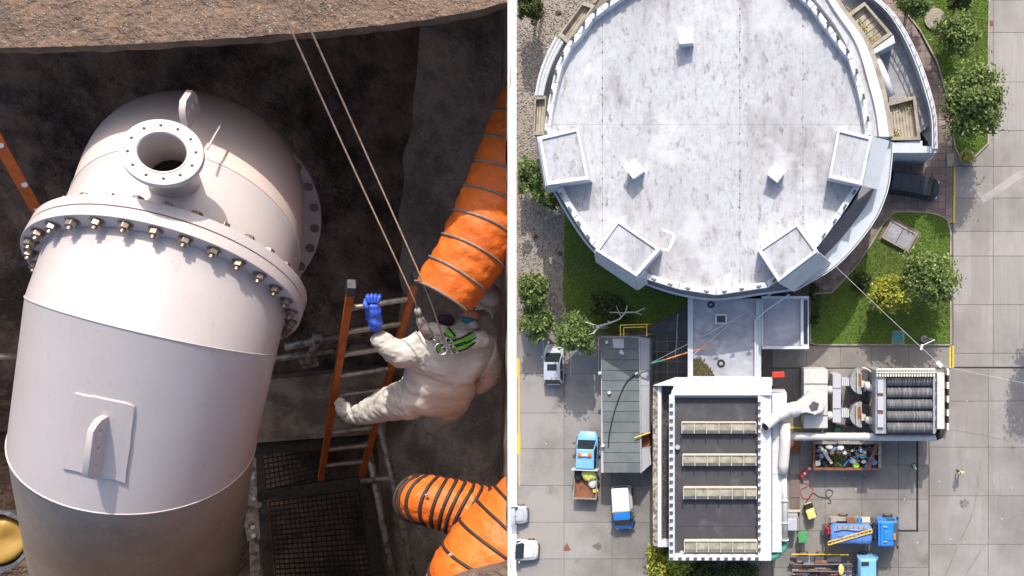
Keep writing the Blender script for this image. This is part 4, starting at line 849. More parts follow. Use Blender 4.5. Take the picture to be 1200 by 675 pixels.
def person(px, py, deg, label):
    r = thing('person', A(px, py, 0), label, 'person', 'workers in the yard', rz=R(deg))
    P = [((0, 0, .95), .13), ((0, 0, 1.2), (.15, .12)), ((0, 0, 1.42), (.17, .12)), ((.02, 0, 1.52), .06), ((0, .1, .9), .095), ((.12, .11, .5), .065), ((.02, .11, .1), .05), ((.14, .11, .04), .05), ((0, -.1, .9), .095), ((-.08, -.11, .5), .065), ((-.25, -.11, .12), .05), ((-.13, -.11, .05), .05),
         ((0, .2, 1.42), .07), ((-.05, .27, 1.15), .05), ((.12, .26, .92), .04), ((0, -.2, 1.42), .07), ((.06, -.27, 1.15), .05), ((.22, -.24, .98), .04)]
    E = [(0, 1), (1, 2), (2, 3), (0, 4), (4, 5), (5, 6), (6, 7), (0, 8), (8, 9), (9, 10), (10, 11), (2, 12), (12, 13), (13, 14), (2, 15), (15, 16), (16, 17)]
    skin_mesh('body', P, E, 'trous', r, 1, world=False)
    V = [((0, 0, .98), (.15, .15)), ((0, 0, 1.2), (.17, .15)), ((0, 0, 1.42), (.18, .15)), ((0, .2, 1.43), .09), ((-.05, .28, 1.16), .075), ((0, -.2, 1.43), .09), ((.06, -.28, 1.16), .075)]
    skin_mesh('jacket', V, [(0, 1), (1, 2), (2, 3), (3, 4), (2, 5), (5, 6)], 'hivis', r, 1, world=False)
    skin_mesh('head', [((.02, 0, 1.5), .06), ((.03, 0, 1.62), (.10, .12)), ((.03, 0, 1.72), .08)], [(0, 1), (1, 2)], 'skin', r, 1, world=False)
    skin_mesh('helmet', [((.03, 0, 1.70), (.13, .14)), ((.03, 0, 1.77), .09)], [(0, 1)], 'carwhite', r, 1, world=False)
person(1122.5, 551, 100, 'worker in hi-vis jacket walking alone on the open concrete')
person(1069, 545, 200, 'worker in hi-vis jacket standing right of the skip')
# ------------------------------------------------------------------ air treatment plant
PB = thing('scrubber_tank', A(956, 467, 0), 'white box shaped scrubber with a flared duct on top', 'tank')
G().pp(rect(942, 433, 970, 502), 0, 4.4).build('body', 'ductw', PB, bevel=.06)
for y in (449, 486): G().pp(rect(941.6, y, 970.4, y + .6), .2, 4.5).build('panel_seam', 'grey', PB)
def sqduct(stations, z, m, nm, parent, h=1.0):
    rings = []
    for i, (x, y, hw) in enumerate(stations):
        a = stations[max(0, i - 1)]; b = stations[min(len(stations) - 1, i + 1)]; d = Vector((b[0] - a[0], b[1] - a[1])).normalized(); n = Vector((-d.y, d.x)) * hw
        p = A(x + n.x, y + n.y, z); q = A(x - n.x, y - n.y, z); rings.append([p + Vector((0, 0, h / 2)), q + Vector((0, 0, h / 2)), q - Vector((0, 0, h / 2)), p - Vector((0, 0, h / 2))])
    return G().loft(rings).build(nm, m, parent, bevel=.05)
sqduct([(932, 479, 6), (941, 475, 8), (951, 471, 14), (958, 472, 15), (966, 476, 6)], 5.3, 'ductw', 'flared_duct', PB, 1.2)
G().pp([(948, 476), (953, 470), (960, 473), (958, 480), (951, 482)], 5.8, 5.95).build('access_hatch', 'dkgrey', PB)
G().tube([A(897, 500, 8.2), A(910, 488, 7.4), A(920, 482, 6.6), A(932, 479.5, 5.6)], [.42, .5, .65, .72], 16).build('outlet_duct', 'ductw', PB, smooth=True, angle=50)
pa, pb_ = A(896.4, 500.6, 8.25), A(898, 499, 8.1)
G().tube([pa, pb_], .33, 16).build('duct_mouth_shade', 'black', PB)  # solid black plug: shade of the open duct end put into its colour
FU = thing('filter_unit', A(1068, 470, 0), 'bag filter unit with five dark ribbed rows', 'filter')
G().pp(rect(1026, 434, 1038.3, 508), 0, 5.60).build('end_frame', 'grey', FU)
G().pp(rect(1027, 446, 1096, 510), .3, 4.2).build('casing', 'dkgrey', FU)
for y0, y1 in ((445, 461), (465, 481), (486, 501)): G().pp(rect(1028.5, y0, 1035.5, y1), 5.5, 5.85).build('end_panel', 'cabinwall', FU, bevel=.03)
for y, m in ((462.2, 'rust'), (482.5, 'orangev')): G().pp(rect(1028.5, y, 1035, y + 2), 5.5, 5.72).build('spacer', 'rust', FU)
for k in range(5):
    yc = 446.5 + k * 13.6; rg = []; n = 27
    for i in range(n + 1):
        x = 1038.8 + 54.5 * i / n; rr = .455 + (.045 if i % 2 else 0); c = A(x, yc, 4.95)
        rg.append([c + Vector((0, rr * 1.05 * math.cos(a), rr * 1.2 * math.sin(a))) for a in [2 * math.pi * q / 14 for q in range(14)]])
    G().loft(rg).build('filter_bag', 'bags', FU)
G().pp(rect(1093.5, 436, 1096, 508), 0, 5.60).build('end_frame', 'grey', FU)
for k in range(22): G().beam(A(1028 + k * 3.15, 432, 5.7), A(1028 + k * 3.15, 441.5, 6.10), .12, .1).build('slat', 'cream', FU)
G().pp(rect(1027, 431.6, 1096, 441.6), 5.1, 5.55).build('top_tray', 'cream', FU)
for yy in (432.2, 436.5): G().beam(A(1027, yy, 6.05), A(1096, yy, 6.05), .1, .08).build('tray_rail', 'white', FU)
G().pp(rect(1098, 437, 1107, 503), 2.6, 5.50).build('header_duct', 'ductw', FU, bevel=.06)
for y in (446, 462, 478, 490): G().tube([A(1095, y, 4.9), A(1099, y, 4.9)], .25, 8).build('stub_pipe', 'white', FU)
LD = thing('long_duct', A(1010, 512, 0), 'long white pipe running from the hall to the filter unit', 'duct')
G().tube([A(921, 511.5, 3.6), A(960, 511.5, 3.6), A(1020, 512, 3.6), A(1094, 512, 3.6), A(1098, 512, 3.6)], [.4, .36, .38, .38, .34], 16).build('duct', 'ductw', LD, smooth=True, angle=50)
for x in (942, 1000, 1012, 1050, 1068): G().tube([A(x, 512, 3.6), A(x + 1, 512, 3.6)], .43, 16).build('flange', 'ductw', LD)
G().tube([A(1096, 512, 3.6), A(1101, 510, 3.6), A(1102.5, 503, 3.7)], .38, 12).build('duct_elbow', 'black', LD, smooth=True)
for x in (940, 985, 1030, 1075): 
    p = A(x, 512, 3.2); G().tube([p, Vector((p.x, p.y, 0))], .08, 6).build('support_leg', 'grey', LD)
VD = thing('wall_duct', A(920, 570, 0), 'white pipe running down the right side of the hall', 'duct')
G().tube([A(*q, 6.3) for q in ((920, 496), (920, 520), (918, 545), (917.5, 556))], [.48, .5, .5, .4], 14).build('upper_duct', 'ductw', VD, smooth=True)
G().tube([A(*q, 6.0) for q in ((918, 556), (919.5, 580), (920, 634))], [.3, .27, .27], 12).build('lower_duct', 'ductw', VD, smooth=True)
for x, y in ((918, 557), (919.5, 586), (920, 612), (920, 632)): G().tube([A(x, y, 6.05), A(x, y + 1, 6.05)], .36, 12).build('flange', 'ductw', VD)
G().tube([A(*q, 5.6) for q in ((920.5, 635), (918, 643), (910, 651), (902, 654), (890, 655))], .3, 12).build('green_pipe', 'greenpipe', smooth=True, label='green elbow pipe at the lower right corner of the hall', cat='pipe')
MC = thing('manifold_column', A(980, 467, 0), 'grey rectangular manifold between the white scrubber and the two fans', 'duct')
G().pp(rect(976, 439, 985.5, 495), 0, 3.4).build('casing', 'cabinwall', MC)
for y in (454, 478): G().pp(rect(975.6, y, 986, y + .8), .1, 3.46).build('flange', 'grey', MC)
for y0 in (443, 480):
    G().pp(rect(985.8, y0, 995, y0 + 9), 1.6, 3.2).build('outlet', 'white', MC)
    for k in range(4): G().pp(rect(986.3 + k * 2.4, y0 - .4, 986.9 + k * 2.4, y0 + 9.4), 1.5, 3.3).build('flange', 'grey', MC)
for y in (457, 487): G().tube([A(969, y, 3), A(972, y, 3), A(976.5, y, 3)], [.3, .42, .36], 12).build('inlet', 'ductw', MC, smooth=True)
for k, (cy, la) in enumerate(((447, 'upper blower fan with half round casing next to the filter unit'), (486, 'lower blower fan with half round casing next to the filter unit'))):
    FN = thing('blower_fan', A(1008, cy, 0), la, 'fan', 'blower fans')
    sgn = 1
    arc = [(1010 + 14 * math.cos(a), cy + 15 * math.sin(a)) for a in [math.pi / 2 + math.pi * q / 14 for q in range(15)]]
    G().pp(arc, .6, 2.6).build('casing', 'grey', FN)
    arc2 = [(1010 + 11 * math.cos(a), cy + 12 * math.sin(a)) for a in [math.pi / 2 + math.pi * q / 14 for q in range(15)]]
    G().pp([(1009 - 4, cy - 9), (1009, cy - 9), (1009, cy + 4), (1009 - 4, cy + 4)], 2.5, 2.66).build('service_hatch', 'rust', FN)
    G().pp(rect(1010.3, cy - 13, 1024, cy + 12), 0, 1.5).build('motor_bed', 'dkgrey', FN)
    g = G()
    if k == 0:
        g.tube([A(1010 + 14 * math.cos(a), cy + 14 * math.sin(a) - 2, 2.9) for a in [-math.pi / 2 + 1.9 * q / 10 for q in range(11)]], .09, 6)
        g.tube([A(1005, cy - 14, 2.9), A(1005, cy + 13, 2.9)], .07, 6)
    else: g.tube([A(1004, cy - 14, 2.9), A(1004, cy + 12, 2.9)], .07, 6)
    g.build('frame_bars', 'cream', FN)
    ey = cy + (6.5 if k == 0 else 6)
    G().tube([A(1016, ey - 5 if k == 0 else ey - 1, 3.1), A(1017, ey, 3.3), A(1020, ey + 1, 3.3), A(1026, ey + 1, 3.3)], [.28, .36, .36, .33], 12).build('elbow', 'ductw', FN, smooth=True)
    G().pp(rect(1009.5, cy, 1014.5, cy + 7), 1.5, 2.9).build('junction_box', 'cream', FN)
G().tube([A(1023, 459, 3), A(1021, 471, 3), A(1019, 476, 3)], .07, 6).build('yellow_lever', 'yellow', label='thin yellow lever bar between the two blower fans', cat='lever')
G().pp(rect(978, 501, 985, 508), .0, 1.1).build('green_crate', 'green', label='green crate below the grey manifold beside the long pipe', cat='crate', bevel=.03)
G().pp(rect(926, 500, 952, 502.5), .01, .12).build('yellow_bar', 'yellow', label='yellow bar lying beside the scrubber base', cat='bar')
G().pp(rect(969, 498.5, 1025, 500), 0, .8).build('steel_curb', 'dkgrey', label='dark steel upstand below the blower fans', cat='curb')
RP = thing('pallet_stack', A(936, 532, 0), 'brownish plates and trays along the white wall duct', 'plate')
for P, m in ((rect(926, 516, 938, 531), 'rust'), (rect(926, 534, 937, 556), 'damp'), (rect(926, 562, 937, 583), 'brickpave'), (rect(926, 584, 937, 596), 'brickpave')): G().pp(P, .0, .16).build('plate', m, RP)
BW = thing('control_cabinet', A(928, 614, 0), 'grey control cabinet beside the lower end of the wall duct', 'cabinet')
G().pp(rect(923, 609, 934, 622), 0, 1.9).build('body', 'cabinwall', BW, bevel=.05); G().pp(rect(923.4, 603, 935, 608), 0, 1.3).build('terminal_box', 'grey', BW, bevel=.04)
G().pp(rect(921, 598, 938, 600), 0, .5).build('low_wall', 'cream', label='low pale wall above the grey control cabinet', cat='wall')
# barrier
br = thing('road_barrier', A(1111, 466, 0), 'narrow black and white barrier right of the filter unit', 'barrier')
for k in range(9): G().pp(rect(1110, 432 + k * 8, 1112, 432 + k * 8 + 7.6), .05, .9).build('barrier_segment', 'kerbwhite' if k % 2 == 0 else 'black', br)
# hatches, tree pit, planter
HT = thing('inspection_hatch', A(1054, 276, 0), 'concrete inspection hatch with two pale lids in the corner lawn', 'hatch')
def rot(P, c, a): return [(c[0] + (x - c[0]) * math.cos(a) - (y - c[1]) * math.sin(a), c[1] + (x - c[0]) * math.sin(a) + (y - c[1]) * math.cos(a)) for x, y in P]
c = (1054, 276); a = .50
G().pp(rot(rect(1034, 261, 1075, 291), c, a), 0, .16).build('surround', 'brickpave', HT)
for q in (rect(1037, 264, 1072, 266), rect(1037, 286, 1072, 288), rect(1037, 266, 1039, 286), rect(1070, 266, 1072, 286)): G().pp(rot(q, c, a), 0, .5).build('frame', 'beige', HT)
for q in (rect(1039.3, 266.3, 1054.2, 285.7), rect(1054.8, 266.3, 1069.7, 285.7)): G().pp(rot(q, c, a), 0, .42).build('lid', 'terr', HT)
TC = thing('utility_hatch', A(1052, 395, 0), 'square teal cover set in the lower edge of the corner lawn', 'hatch')
G().pp(rect(1045, 387.5, 1060, 403), 0, .14).build('surround', 'beige', TC); G().pp(rect(1047, 389.5, 1058, 401), 0, .22).build('cover', 'teal', TC, bevel=.02)
TP = thing('tree_pit', A(1096, 22, 0), 'round stone edged bed in the grass at the top', 'planter')
G().pp(circle_px(1096, 22, 12.5, 28), 0, .34).build('stone_ring', 'beige', TP); G().pp(circle_px(1096, 22, 10.3, 28), .2, .38).build('bed', 'gravel', TP)
FP = thing('flower_planter', A(1134, 184, 0), 'round concrete tub of flowers at the road edge', 'planter')
G().pp(circle_px(1134, 184, 9, 24), 0, .8).build('tub', 'beige', FP, bevel=.05); G().pp(circle_px(1134, 184, 6.8, 20), .7, .84).build('soil', 'moss', FP)
g = G()
for k in range(260):
    p = A(1134 + random.gauss(0, 2.6), 184 + random.gauss(0, 2.6), .95 + random.uniform(0, .3)); d = Vector((random.gauss(0, 1), random.gauss(0, 1), .3)).normalized(); e = Vector((-d.y, d.x, 0)) * .07
    g.add([p, p + d * .2 + e, p + d * .2 - e], [(0, 1, 2)])
o = g.build('flowers', 'leafC', FP, fix=False); o['kind'] = 'stuff'
G().pp(rect(1110, 180, 1118, 195), .01, .1).build('concrete_pad', 'beige', label='pale concrete pad at the upper end of the yellow lines', cat='pad')
# street lamp and cables
SL = thing('street_lamp', A(1082, 398, 0), 'street lamp with white head over the lower lawn edge', 'lamp')
b = A(1082, 397, 0)
G().tube([b, b + Vector((0, 0, .5))], .35, 12).build('base', 'beige', SL); G().tube([b, b + Vector((0, 0, 5)), ], [.11, .08], 8).build('pole', 'grey', SL)
t = b + Vector((0, 0, 5)); G().tube([t, A(1080.5, 405, 5.2)], .05, 6).build('arm', 'white', SL); G().box(A(1080, 407, 5.25), (.2, .5, .12), rz=-.25).build('lamp_head', 'kerbwhite', SL, bevel=.04)
FL = thing('flood_lamp', A(1102, 428, 0), 'white flood lamp where the overhead cable ends by the path', 'lamp')
G().box(A(1101, 427, 5.4), (.6, .38, .2), rz=-.8).build('lamp_head', 'kerbwhite', FL, bevel=.04); p = A(1104, 431, 5.2); G().tube([p, Vector((p.x, p.y, 0))], .07, 6).build('pole', 'grey', FL)
def cable(pts, r, m, label, sag=.5, nm='overhead_cable'):
    P = []
    for i in range(len(pts) - 1):
        a, b = A(*pts[i]), A(*pts[i + 1])
        for k in range(9): t = k / 8; q = a.lerp(b, t); q.z -= 4 * sag * t * (1 - t); P.append(q)
    G().tube(P, r, 5).build(nm, m, label=label, cat='cable')
cable([(978, 311, 7.7), (1101, 427, 5.4)], .022, 'wire', 'thin pale cable from the round building across the lawn to the flood lamp', .3)
cable([(1104, 429, 5.3), (1215, 452, 5.0)], .016, 'wire', 'thin pale cable running right from the flood lamp over the road', .2)
cable([(759, 427, 3.6), (777, 422, 4.5)], .07, 'greenwire', 'green length of cable next to the cabin roof', 0)
cable([(777, 422, 4.5), (832, 405, 5.8)], .07, 'orangewire', 'orange length of cable over the paved alley', 0)
cable([(762, 426, 3.6), (835, 388, 5.6), (872, 368, 5.4)], .04, 'wire', 'pale cable rising across the link building roof', .1)
cable([(812, 416, 5.6), (860, 376, 5.6)], .03, 'wire', 'second thin cable crossing the link building roof', .1)
cable([(745, 439, 3.5), (762, 433, 3.4)], .08, 'dkgrey', 'short grey pole sticking out from the cabin roof lamp', 0)
G().tube([A(x, y, ZK + .1) for x, y in crv([(745, 439), (735, 447), (726, 465), (718, 490), (714, 510), (713, 524)], 5)], .06, 5).build('roof_cable', 'black', label='black cable curving down the grey cabin roof', cat='cable')
cable([(794, 368, 1), (793, 400, 1), (791, 420, 1)], .05, 'wire', 'pale hose lying down the paved alley', 0)
cable([(895, 349, 5.4), (930, 330, 7.4)], .06, 'wire', 'pale pipe from annex roof up to the round building', 0)
for k, (pts, m, la) in enumerate(((crv([(925, 566), (940, 565), (952, 572), (950, 582), (942, 584), (938, 575), (946, 570)], 5), 'red', 'thin red hose looped on the yard beside the wall duct'), (crv([(944, 590), (952, 578), (960, 582), (972, 583), (976, 576), (970, 574), (968, 580), (974, 588), (970, 590)], 5), 'black', 'thin black cable looped on the yard above the suction truck'))):
    G().tube([A(x, y, .06) for x, y in pts], .028, 5).build('yard_hose', m, label=la, cat='hose')
# ------------------------------------------------------------------ trees
def tree(px, py, rpx, h, leaf, label, name='broadleaf_tree', dens=1.0, group=None, cat='tree', seed=1, leafs=.16, ex=1.0, xmin=None, off=(0, 0)):
    rng = np.random.default_rng(seed); base = A(px, py, h * .7); base.z = 0; base += Vector((off[0], off[1], 0))
    rr = rpx / 12.0 * (HC - h * .7) / HC; root = thing(name, base, label, cat, group)
    g = G(); top = Vector((-off[0], -off[1], h * .72)); trunk = [Vector((0, 0, 0)), Vector((0, 0, h * .2)) + top * 0.1, top * .6, top]
    if h > 2: g.tube(trunk, [rr * .085, rr * .07, rr * .05, rr * .02], 8)
    ncl = int(46 * dens); cl = []
    for k in range(ncl):
        d = rng.normal(size=3); d /= np.linalg.norm(d); rad = rng.uniform(.45, 1.0) ** .6 * (0.82 + .25 * rng.random())
        c = np.array([d[0] * rr * rad, d[1] * rr * rad * ex, h * .66 + d[2] * h * .32 * rad]); 
        lob = 0.80 + .45 * noise.noise(Vector(d) * 1.6 + Vector((seed * 3.1, 0, 0))); c[:2] = (c[:2] - 0) * lob; c[:2] += np.array([top.x, top.y]) * (1 - 1); cl.append(c)
        if k % 2 == 0 and h > 2: g.tube([top * (.4 + .5 * rng.random()), Vector(c) * .6 + top * .4 * .9, Vector(c)], [rr * .035, rr * .02, rr * .008], 5, caps=False)
    if h > 2:
        g.build('trunk', 'bark', root, world=False)
    n = int(115 * (rr / 2.6) ** 1.2) + 35; V = []; N = 0
    cl = np.array(cl); idx = np.repeat(np.arange(ncl), n); cr = rr * .25
    cs = rng.uniform(.4, 1.2, ncl)[idx][:, None]
    P = cl[idx] + rng.normal(size=(len(idx), 3)) * np.array([cr, cr, cr * .7]) * .62 * cs
    P[:, 2] = np.maximum(P[:, 2], .15)
    if xmin is not None:
        lim = ((xmin - CX) / F) * (HC - P[:, 2]) - base.x; P = P[P[:, 0] > lim + .15]
    k = len(P); D = rng.normal(size=(k, 3)); D[:, 2] *= .45; D /= np.linalg.norm(D, axis=1)[:, None]; U = rng.normal(size=(k, 3)); E = np.cross(D, U); E /= np.linalg.norm(E, axis=1)[:, None]
    s = leafs * rng.uniform(.6, 1.4, (k, 1))
    v = np.stack([P - D * s, P + E * s * .55, P + D * s, P - E * s * .55], 1).reshape(-1, 3)
    me = bpy.data.meshes.new('crown'); me.vertices.add(len(v)); me.vertices.foreach_set('co', v.ravel()); me.loops.add(4 * k); me.loops.foreach_set('vertex_index', np.arange(4 * k)); me.polygons.add(k); me.polygons.foreach_set('loop_start', np.arange(0, 4 * k, 4)); me.update(calc_edges=True)
    o = bpy.data.objects.new('crown', me); C.objects.link(o); me.materials.append(M[leaf]); o.parent = root
    return root
tree(1143, 118, 43, 9.0, 'leafA', 'large pale green tree overhanging the concrete road edge', seed=3, dens=1.5, ex=1.15)
tree(1122, 40, 25, 5, 'leafA', 'pale green tree beside the round stone edged bed', seed=4, ex=1.2)
tree(1072, -6, 26, 6, 'leafB', 'tree at the top edge left of the stone edged bed', seed=5)
tree(1126, -3, 15, 4, 'leafD', 'small dark tree at the top edge above the road grass', seed=6)
tree(1091, 326, 36, 7.0, 'leafA', 'leafy green tree in the corner lawn next to the yellow one', seed=7, dens=1.4, ex=.95)
tree(1044, 345, 24, 5, 'leafC', 'yellow leaved tree in the corner lawn', seed=8, dens=1.1, ex=1.2)
tree(676, 392, 25, 6.5, 'leafB', 'bright green tree over the silver hatchback', seed=9, dens=1.1, xmin=None)
tree(616, 205, 22, 5.5, 'leafB', 'green tree above its neighbour by the left kerb under the upper roof box', seed=10, xmin=606)
tree(640, 228, 19, 4.5, 'leafB', 'green tree touching the round building wall on the left', seed=11, xmin=606)
tree(622, 338, 23, 5, 'leafA', 'pale green tree with reddish tint at the left kerb', seed=12, xmin=606)
tree(628, 376, 21, 4, 'leafA', 'sparse low tree above the silver hatchback at left', seed=13, xmin=606, dens=.7)
tree(616, 2, 20, 6, 'leafD', 'dark conifer like tree in the top left gravel corner', seed=14, xmin=606)
tree(785, 661, 30, 3.6, 'leafC', 'yellowing bush at the bottom left corner of the hall', 'bush', cat='bush', seed=15)
tree(824, 676, 26, 3.2, 'leafD', 'dark bush directly below the hall roof', 'bush', cat='bush', seed=16)
tree(866, 677, 26, 3.2, 'leafD', 'dark bush below the right part of the hall roof', 'bush', cat='bush', seed=17)
tree(716, 360, 30, 1.6, 'leafD', 'low dark shrubs under the dead branches', 'shrub', cat='shrub', seed=18, dens=.6, ex=.5)
tree(955, 352, 9, 1.5, 'leafD', 'small hedge between annex and corner lawn', 'shrub', cat='shrub', seed=19, dens=.6, ex=3.5)
tree(1010, 330, 12, 1.2, 'leafD', 'low shrub on the corner lawn beside the round building', 'shrub', cat='shrub', seed=20, dens=.5)
tree(1275, 345, 46, 12, 'leafB', 'tall tree beyond the right edge casting shade on the road', seed=21, dens=1.2)
dt = thing('dead_tree', A(700, 385, 0), 'bare pale dead branches left of the cabin top', 'tree')
g = G(); z = 5
for P, r in (([(695, 391), (703, 382), (716, 378), (726, 374), (733, 366), (735, 358)], .16), ([(684, 377), (694, 380), (703, 382)], .09), ([(703, 382), (694, 391), (690, 392)], .12), ([(716, 378), (712, 376)], .08), ([(733, 366), (745, 366), (756, 361)], .13), ([(733, 367), (720, 366), (714, 366)], .09), ([(745, 366), (752, 369)], .07), ([(728, 372), (722, 358)], .05)): g.tube([A(x, y, z) for x, y in P], [r * .62 * (1 - .6 * i / len(P)) for i in range(len(P))], 6)
g.build('branch', 'deadwood', dt); p = A(700, 383, z); G().tube([Vector((p.x, p.y, 0)), p], [.25, .15], 8).build('trunk', 'deadwood', dt)
# bare post with long shadow, small things on the gravel
ps = A(636, 15, 0); G().tube([ps, ps + Vector((0, 0, 3.5))], [.16, .1], 8).build('gravel_post', 'bark', label='thin dark post standing on the gravel with a long shadow', cat='post')
for k, (x, y) in enumerate(((626, 26), (627, 277), (656, 297), (655, 15))):
    sack(x, y, 0, .3, .25, .12, 'bark', 'stone', ['dark stone on the gravel near the top left tree', 'dark stone on the shaded gravel below the left trees', 'dark stone on the gravel next to the shaded lawn', 'dark stone on the gravel beside the left balcony'][k], 'stone', 40 + k, n=4)
# ================================================================== LEFT: the deep pit
from mathutils import noise
def ray(px, py): return Vector(((px - CX) / F, -(py - CY) / F, -1.0))
D0 = ray(297, 337).normalized(); W0 = -D0
CAMP = Vector((0, 0, HC))
TS = 1.0
def L(px, py, t):
    t = t * TS; r = ray(px, py); return CAMP + r * (t / r.dot(D0))
def unit(v): return v.normalized()
M['ledge'] = mat('aggregate_ledge', (0.19, 0.125, 0.088), 0.9, layers=[((0.10, 0.07, 0.052), 0.35, .4, .62, .8), ((0.30, 0.26, 0.21), 2.0, .60, .66, .85), ((0.06, 0.045, .035), 2.6, .62, .68, .8), ((0.26, .14, .07), .5, .55, .75, .5)], bump=.9, bscale=1.6)
M['ledgeface'] = mat('ledge_front', (0.15, 0.10, 0.065), 0.9, layers=[((0.07, 0.05, 0.035), 0.5, .4, .62, .8), ((0.2, 0.12, .07), 0.9, .56, .66, .7)], bump=.6, bscale=3)
M['pit'] = mat('wet_pit_wall', (0.26, 0.18, 0.135), 0.8, layers=[((0.38, .27, .19), 0.3, .54, .66, .6, (1, 1, .15)), ((0.08, .06, .05), 0.4, .56, .66, .7, (1, 1, .12)), ((0.055, 0.04, 0.034), 0.09, .44, .58, .9), ((0.36, 0.28, 0.21), 1.5, .60, .70, .6), ((0.15, 0.10, .065), 0.14, .56, .68, .7)], bump=.9, bscale=1.2)
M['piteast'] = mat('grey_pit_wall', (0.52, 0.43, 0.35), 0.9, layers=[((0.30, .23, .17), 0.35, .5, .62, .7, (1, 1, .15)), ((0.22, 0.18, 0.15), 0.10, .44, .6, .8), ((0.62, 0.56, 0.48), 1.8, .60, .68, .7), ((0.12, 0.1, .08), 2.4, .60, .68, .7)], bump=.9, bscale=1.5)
M['block'] = mat('stained_block', (0.40, 0.33, 0.27), 0.9, layers=[((0.18, 0.145, 0.115), 0.25, .44, .6, .9), ((0.17, 0.15, 0.13), 0.8, .56, .7, .7)], bump=.6, bscale=2)
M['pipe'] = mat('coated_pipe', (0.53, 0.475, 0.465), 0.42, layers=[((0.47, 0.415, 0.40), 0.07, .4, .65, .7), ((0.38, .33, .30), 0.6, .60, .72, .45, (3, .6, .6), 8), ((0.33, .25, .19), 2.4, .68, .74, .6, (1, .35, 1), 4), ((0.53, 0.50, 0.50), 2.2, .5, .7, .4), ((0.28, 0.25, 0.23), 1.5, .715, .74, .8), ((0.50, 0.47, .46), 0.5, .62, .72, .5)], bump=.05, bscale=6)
M['pipepink'] = mat('coated_pipe_brightened', (0.76, 0.63, 0.57), 0.42, layers=[((0.70, 0.58, 0.54), 0.10, .4, .65, .7), ((0.25, 0.22, 0.2), 1.5, .715, .74, .8)], bump=.05, bscale=6)  # light painted in: elbow coating brightened against the shade it lies in
M['pipelow'] = mat('shaded_dirty_pipe_foot', (0.33, 0.29, 0.255), 0.6, layers=[((0.24, 0.205, 0.18), 0.10, .4, .65, .8), ((0.4, .36, .32), 1.2, .55, .7, .5)], bump=.05, bscale=6)  # darker beige foot: dirt, and shade painted into the colour
M['bolt'] = mat('zinc_bolt', (0.26, 0.22, 0.19), 0.42, .7, layers=[((0.22, 0.13, 0.08), 1.2, .5, .62, .7)])
M['boltdark'] = mat('dark_bolt', (0.22, 0.18, 0.16), 0.5, .6, layers=[((0.2, .1, .05), 1.2, .5, .62, .7)])
M['void'] = mat('painted_inner_shade', (0.01, 0.01, 0.01), .9)  # flat black discs stand in for the shade inside nozzle and hose
M['hose'] = mat('orange_fabric', (0.88, 0.20, 0.025), 0.55, layers=[((0.70, 0.13, 0.018), 0.22, .4, .62, .7), ((0.93, 0.27, .06), 0.7, .55, .7, .6), ((0.40, 0.08, 0.02), 1.3, .66, .74, .5)], bump=.5, bscale=1.0, transl=.12)
M['hosewire'] = mat('grey_wire_band', (0.20, 0.17, 0.15), 0.6, layers=[((0.35, .3, .26), 1, .5, .6, .7)])
M['hoseblack'] = mat('black_wire_band', (0.03, 0.025, 0.025), 0.6)
M['ladder'] = mat('orange_fibreglass', (0.62, 0.15, 0.025), 0.5, layers=[((0.38, 0.09, 0.02), 0.5, .45, .62, .7), ((0.4, 0.3, .2), 1.6, .64, .7, .8)])
M['rung'] = mat('aluminium_rung', (0.42, 0.38, 0.34), 0.45, .5, layers=[((0.22, 0.18, 0.14), 1.2, .45, .62, .8)], bump=.4, bscale=4)
M['galv'] = mat('galvanised_pipe', (0.50, 0.45, 0.41), 0.5, .4, layers=[((0.10, 0.08, 0.06), 0.8, .48, .62, .8), ((0.4, .37, .33), 1.6, .6, .7, .6)])
M['grate'] = mat('dark_grating', (0.03, 0.028, 0.03), 0.6, .3, layers=[((0.05, .05, .05), 0.6, .55, .68, .7)])
M['grateframe'] = mat('grating_frame', (0.07, 0.062, 0.058), 0.6, .3, layers=[((0.16, .15, .14), 1.2, .6, .7, .8), ((0.025, .022, .02), 0.5, .5, .6, .7)], bump=.4, bscale=3)
M['suit'] = mat('white_coverall', (0.80, 0.77, 0.70), 0.6, layers=[((0.70, 0.66, 0.59), 0.25, .45, .6, .7), ((0.66, .66, .50), 0.5, .58, .7, .6)], bump=.35, bscale=.9, transl=.12)
M['glove'] = mat('blue_rubber_glove', (0.05, 0.12, 0.62), 0.4, layers=[((0.10, .2, .75), 0.6, .5, .65, .6)])
M['strap'] = mat('green_strap', (0.18, 0.62, 0.05), .7); M['strapblack'] = mat('black_strap', (0.02, 0.02, 0.02), .8)
M['chrome'] = mat('steel_ring', (0.6, 0.6, 0.58), .3, .9); M['rope'] = mat('pale_rope', (0.50, 0.36, 0.26), .8, layers=[((0.3, .2, .13), 2, .5, .6, .7)])
M['peach'] = mat('peach_cloth', (0.75, 0.27, 0.17), .8); M['tealcl'] = mat('teal_cloth', (0.03, 0.28, 0.32), .8); M['purple'] = mat('dark_purple_cloth', (0.05, 0.03, 0.06), .8)
M['helmet'] = mat('white_helmet', (0.66, 0.65, 0.58), .35); M['emblem'] = mat('blue_emblem', (0.03, 0.08, 0.45), .5)
def gridmesh(rows, name, m, kind='structure', parent=None, disp=0.0, dscale=.3, dirv=None, label=None):
    g = G(); n = len(rows[0])
    for r in rows: g.v += [Vector(q) for q in r]
    for i in range(len(rows) - 1):
        for k in range(n - 1): g.f.append((i * n + k, i * n + k + 1, (i + 1) * n + k + 1, (i + 1) * n + k))
    if disp:
        for i, q in enumerate(g.v): q += (dirv or W0) * disp * (noise.fractal(q * dscale, 1.0, 2.0, 4))
    return g.build(name, m, parent, kind=kind, smooth=True, fix=False)
def interp(x, xs, ys): return float(np.interp(x, xs, ys))
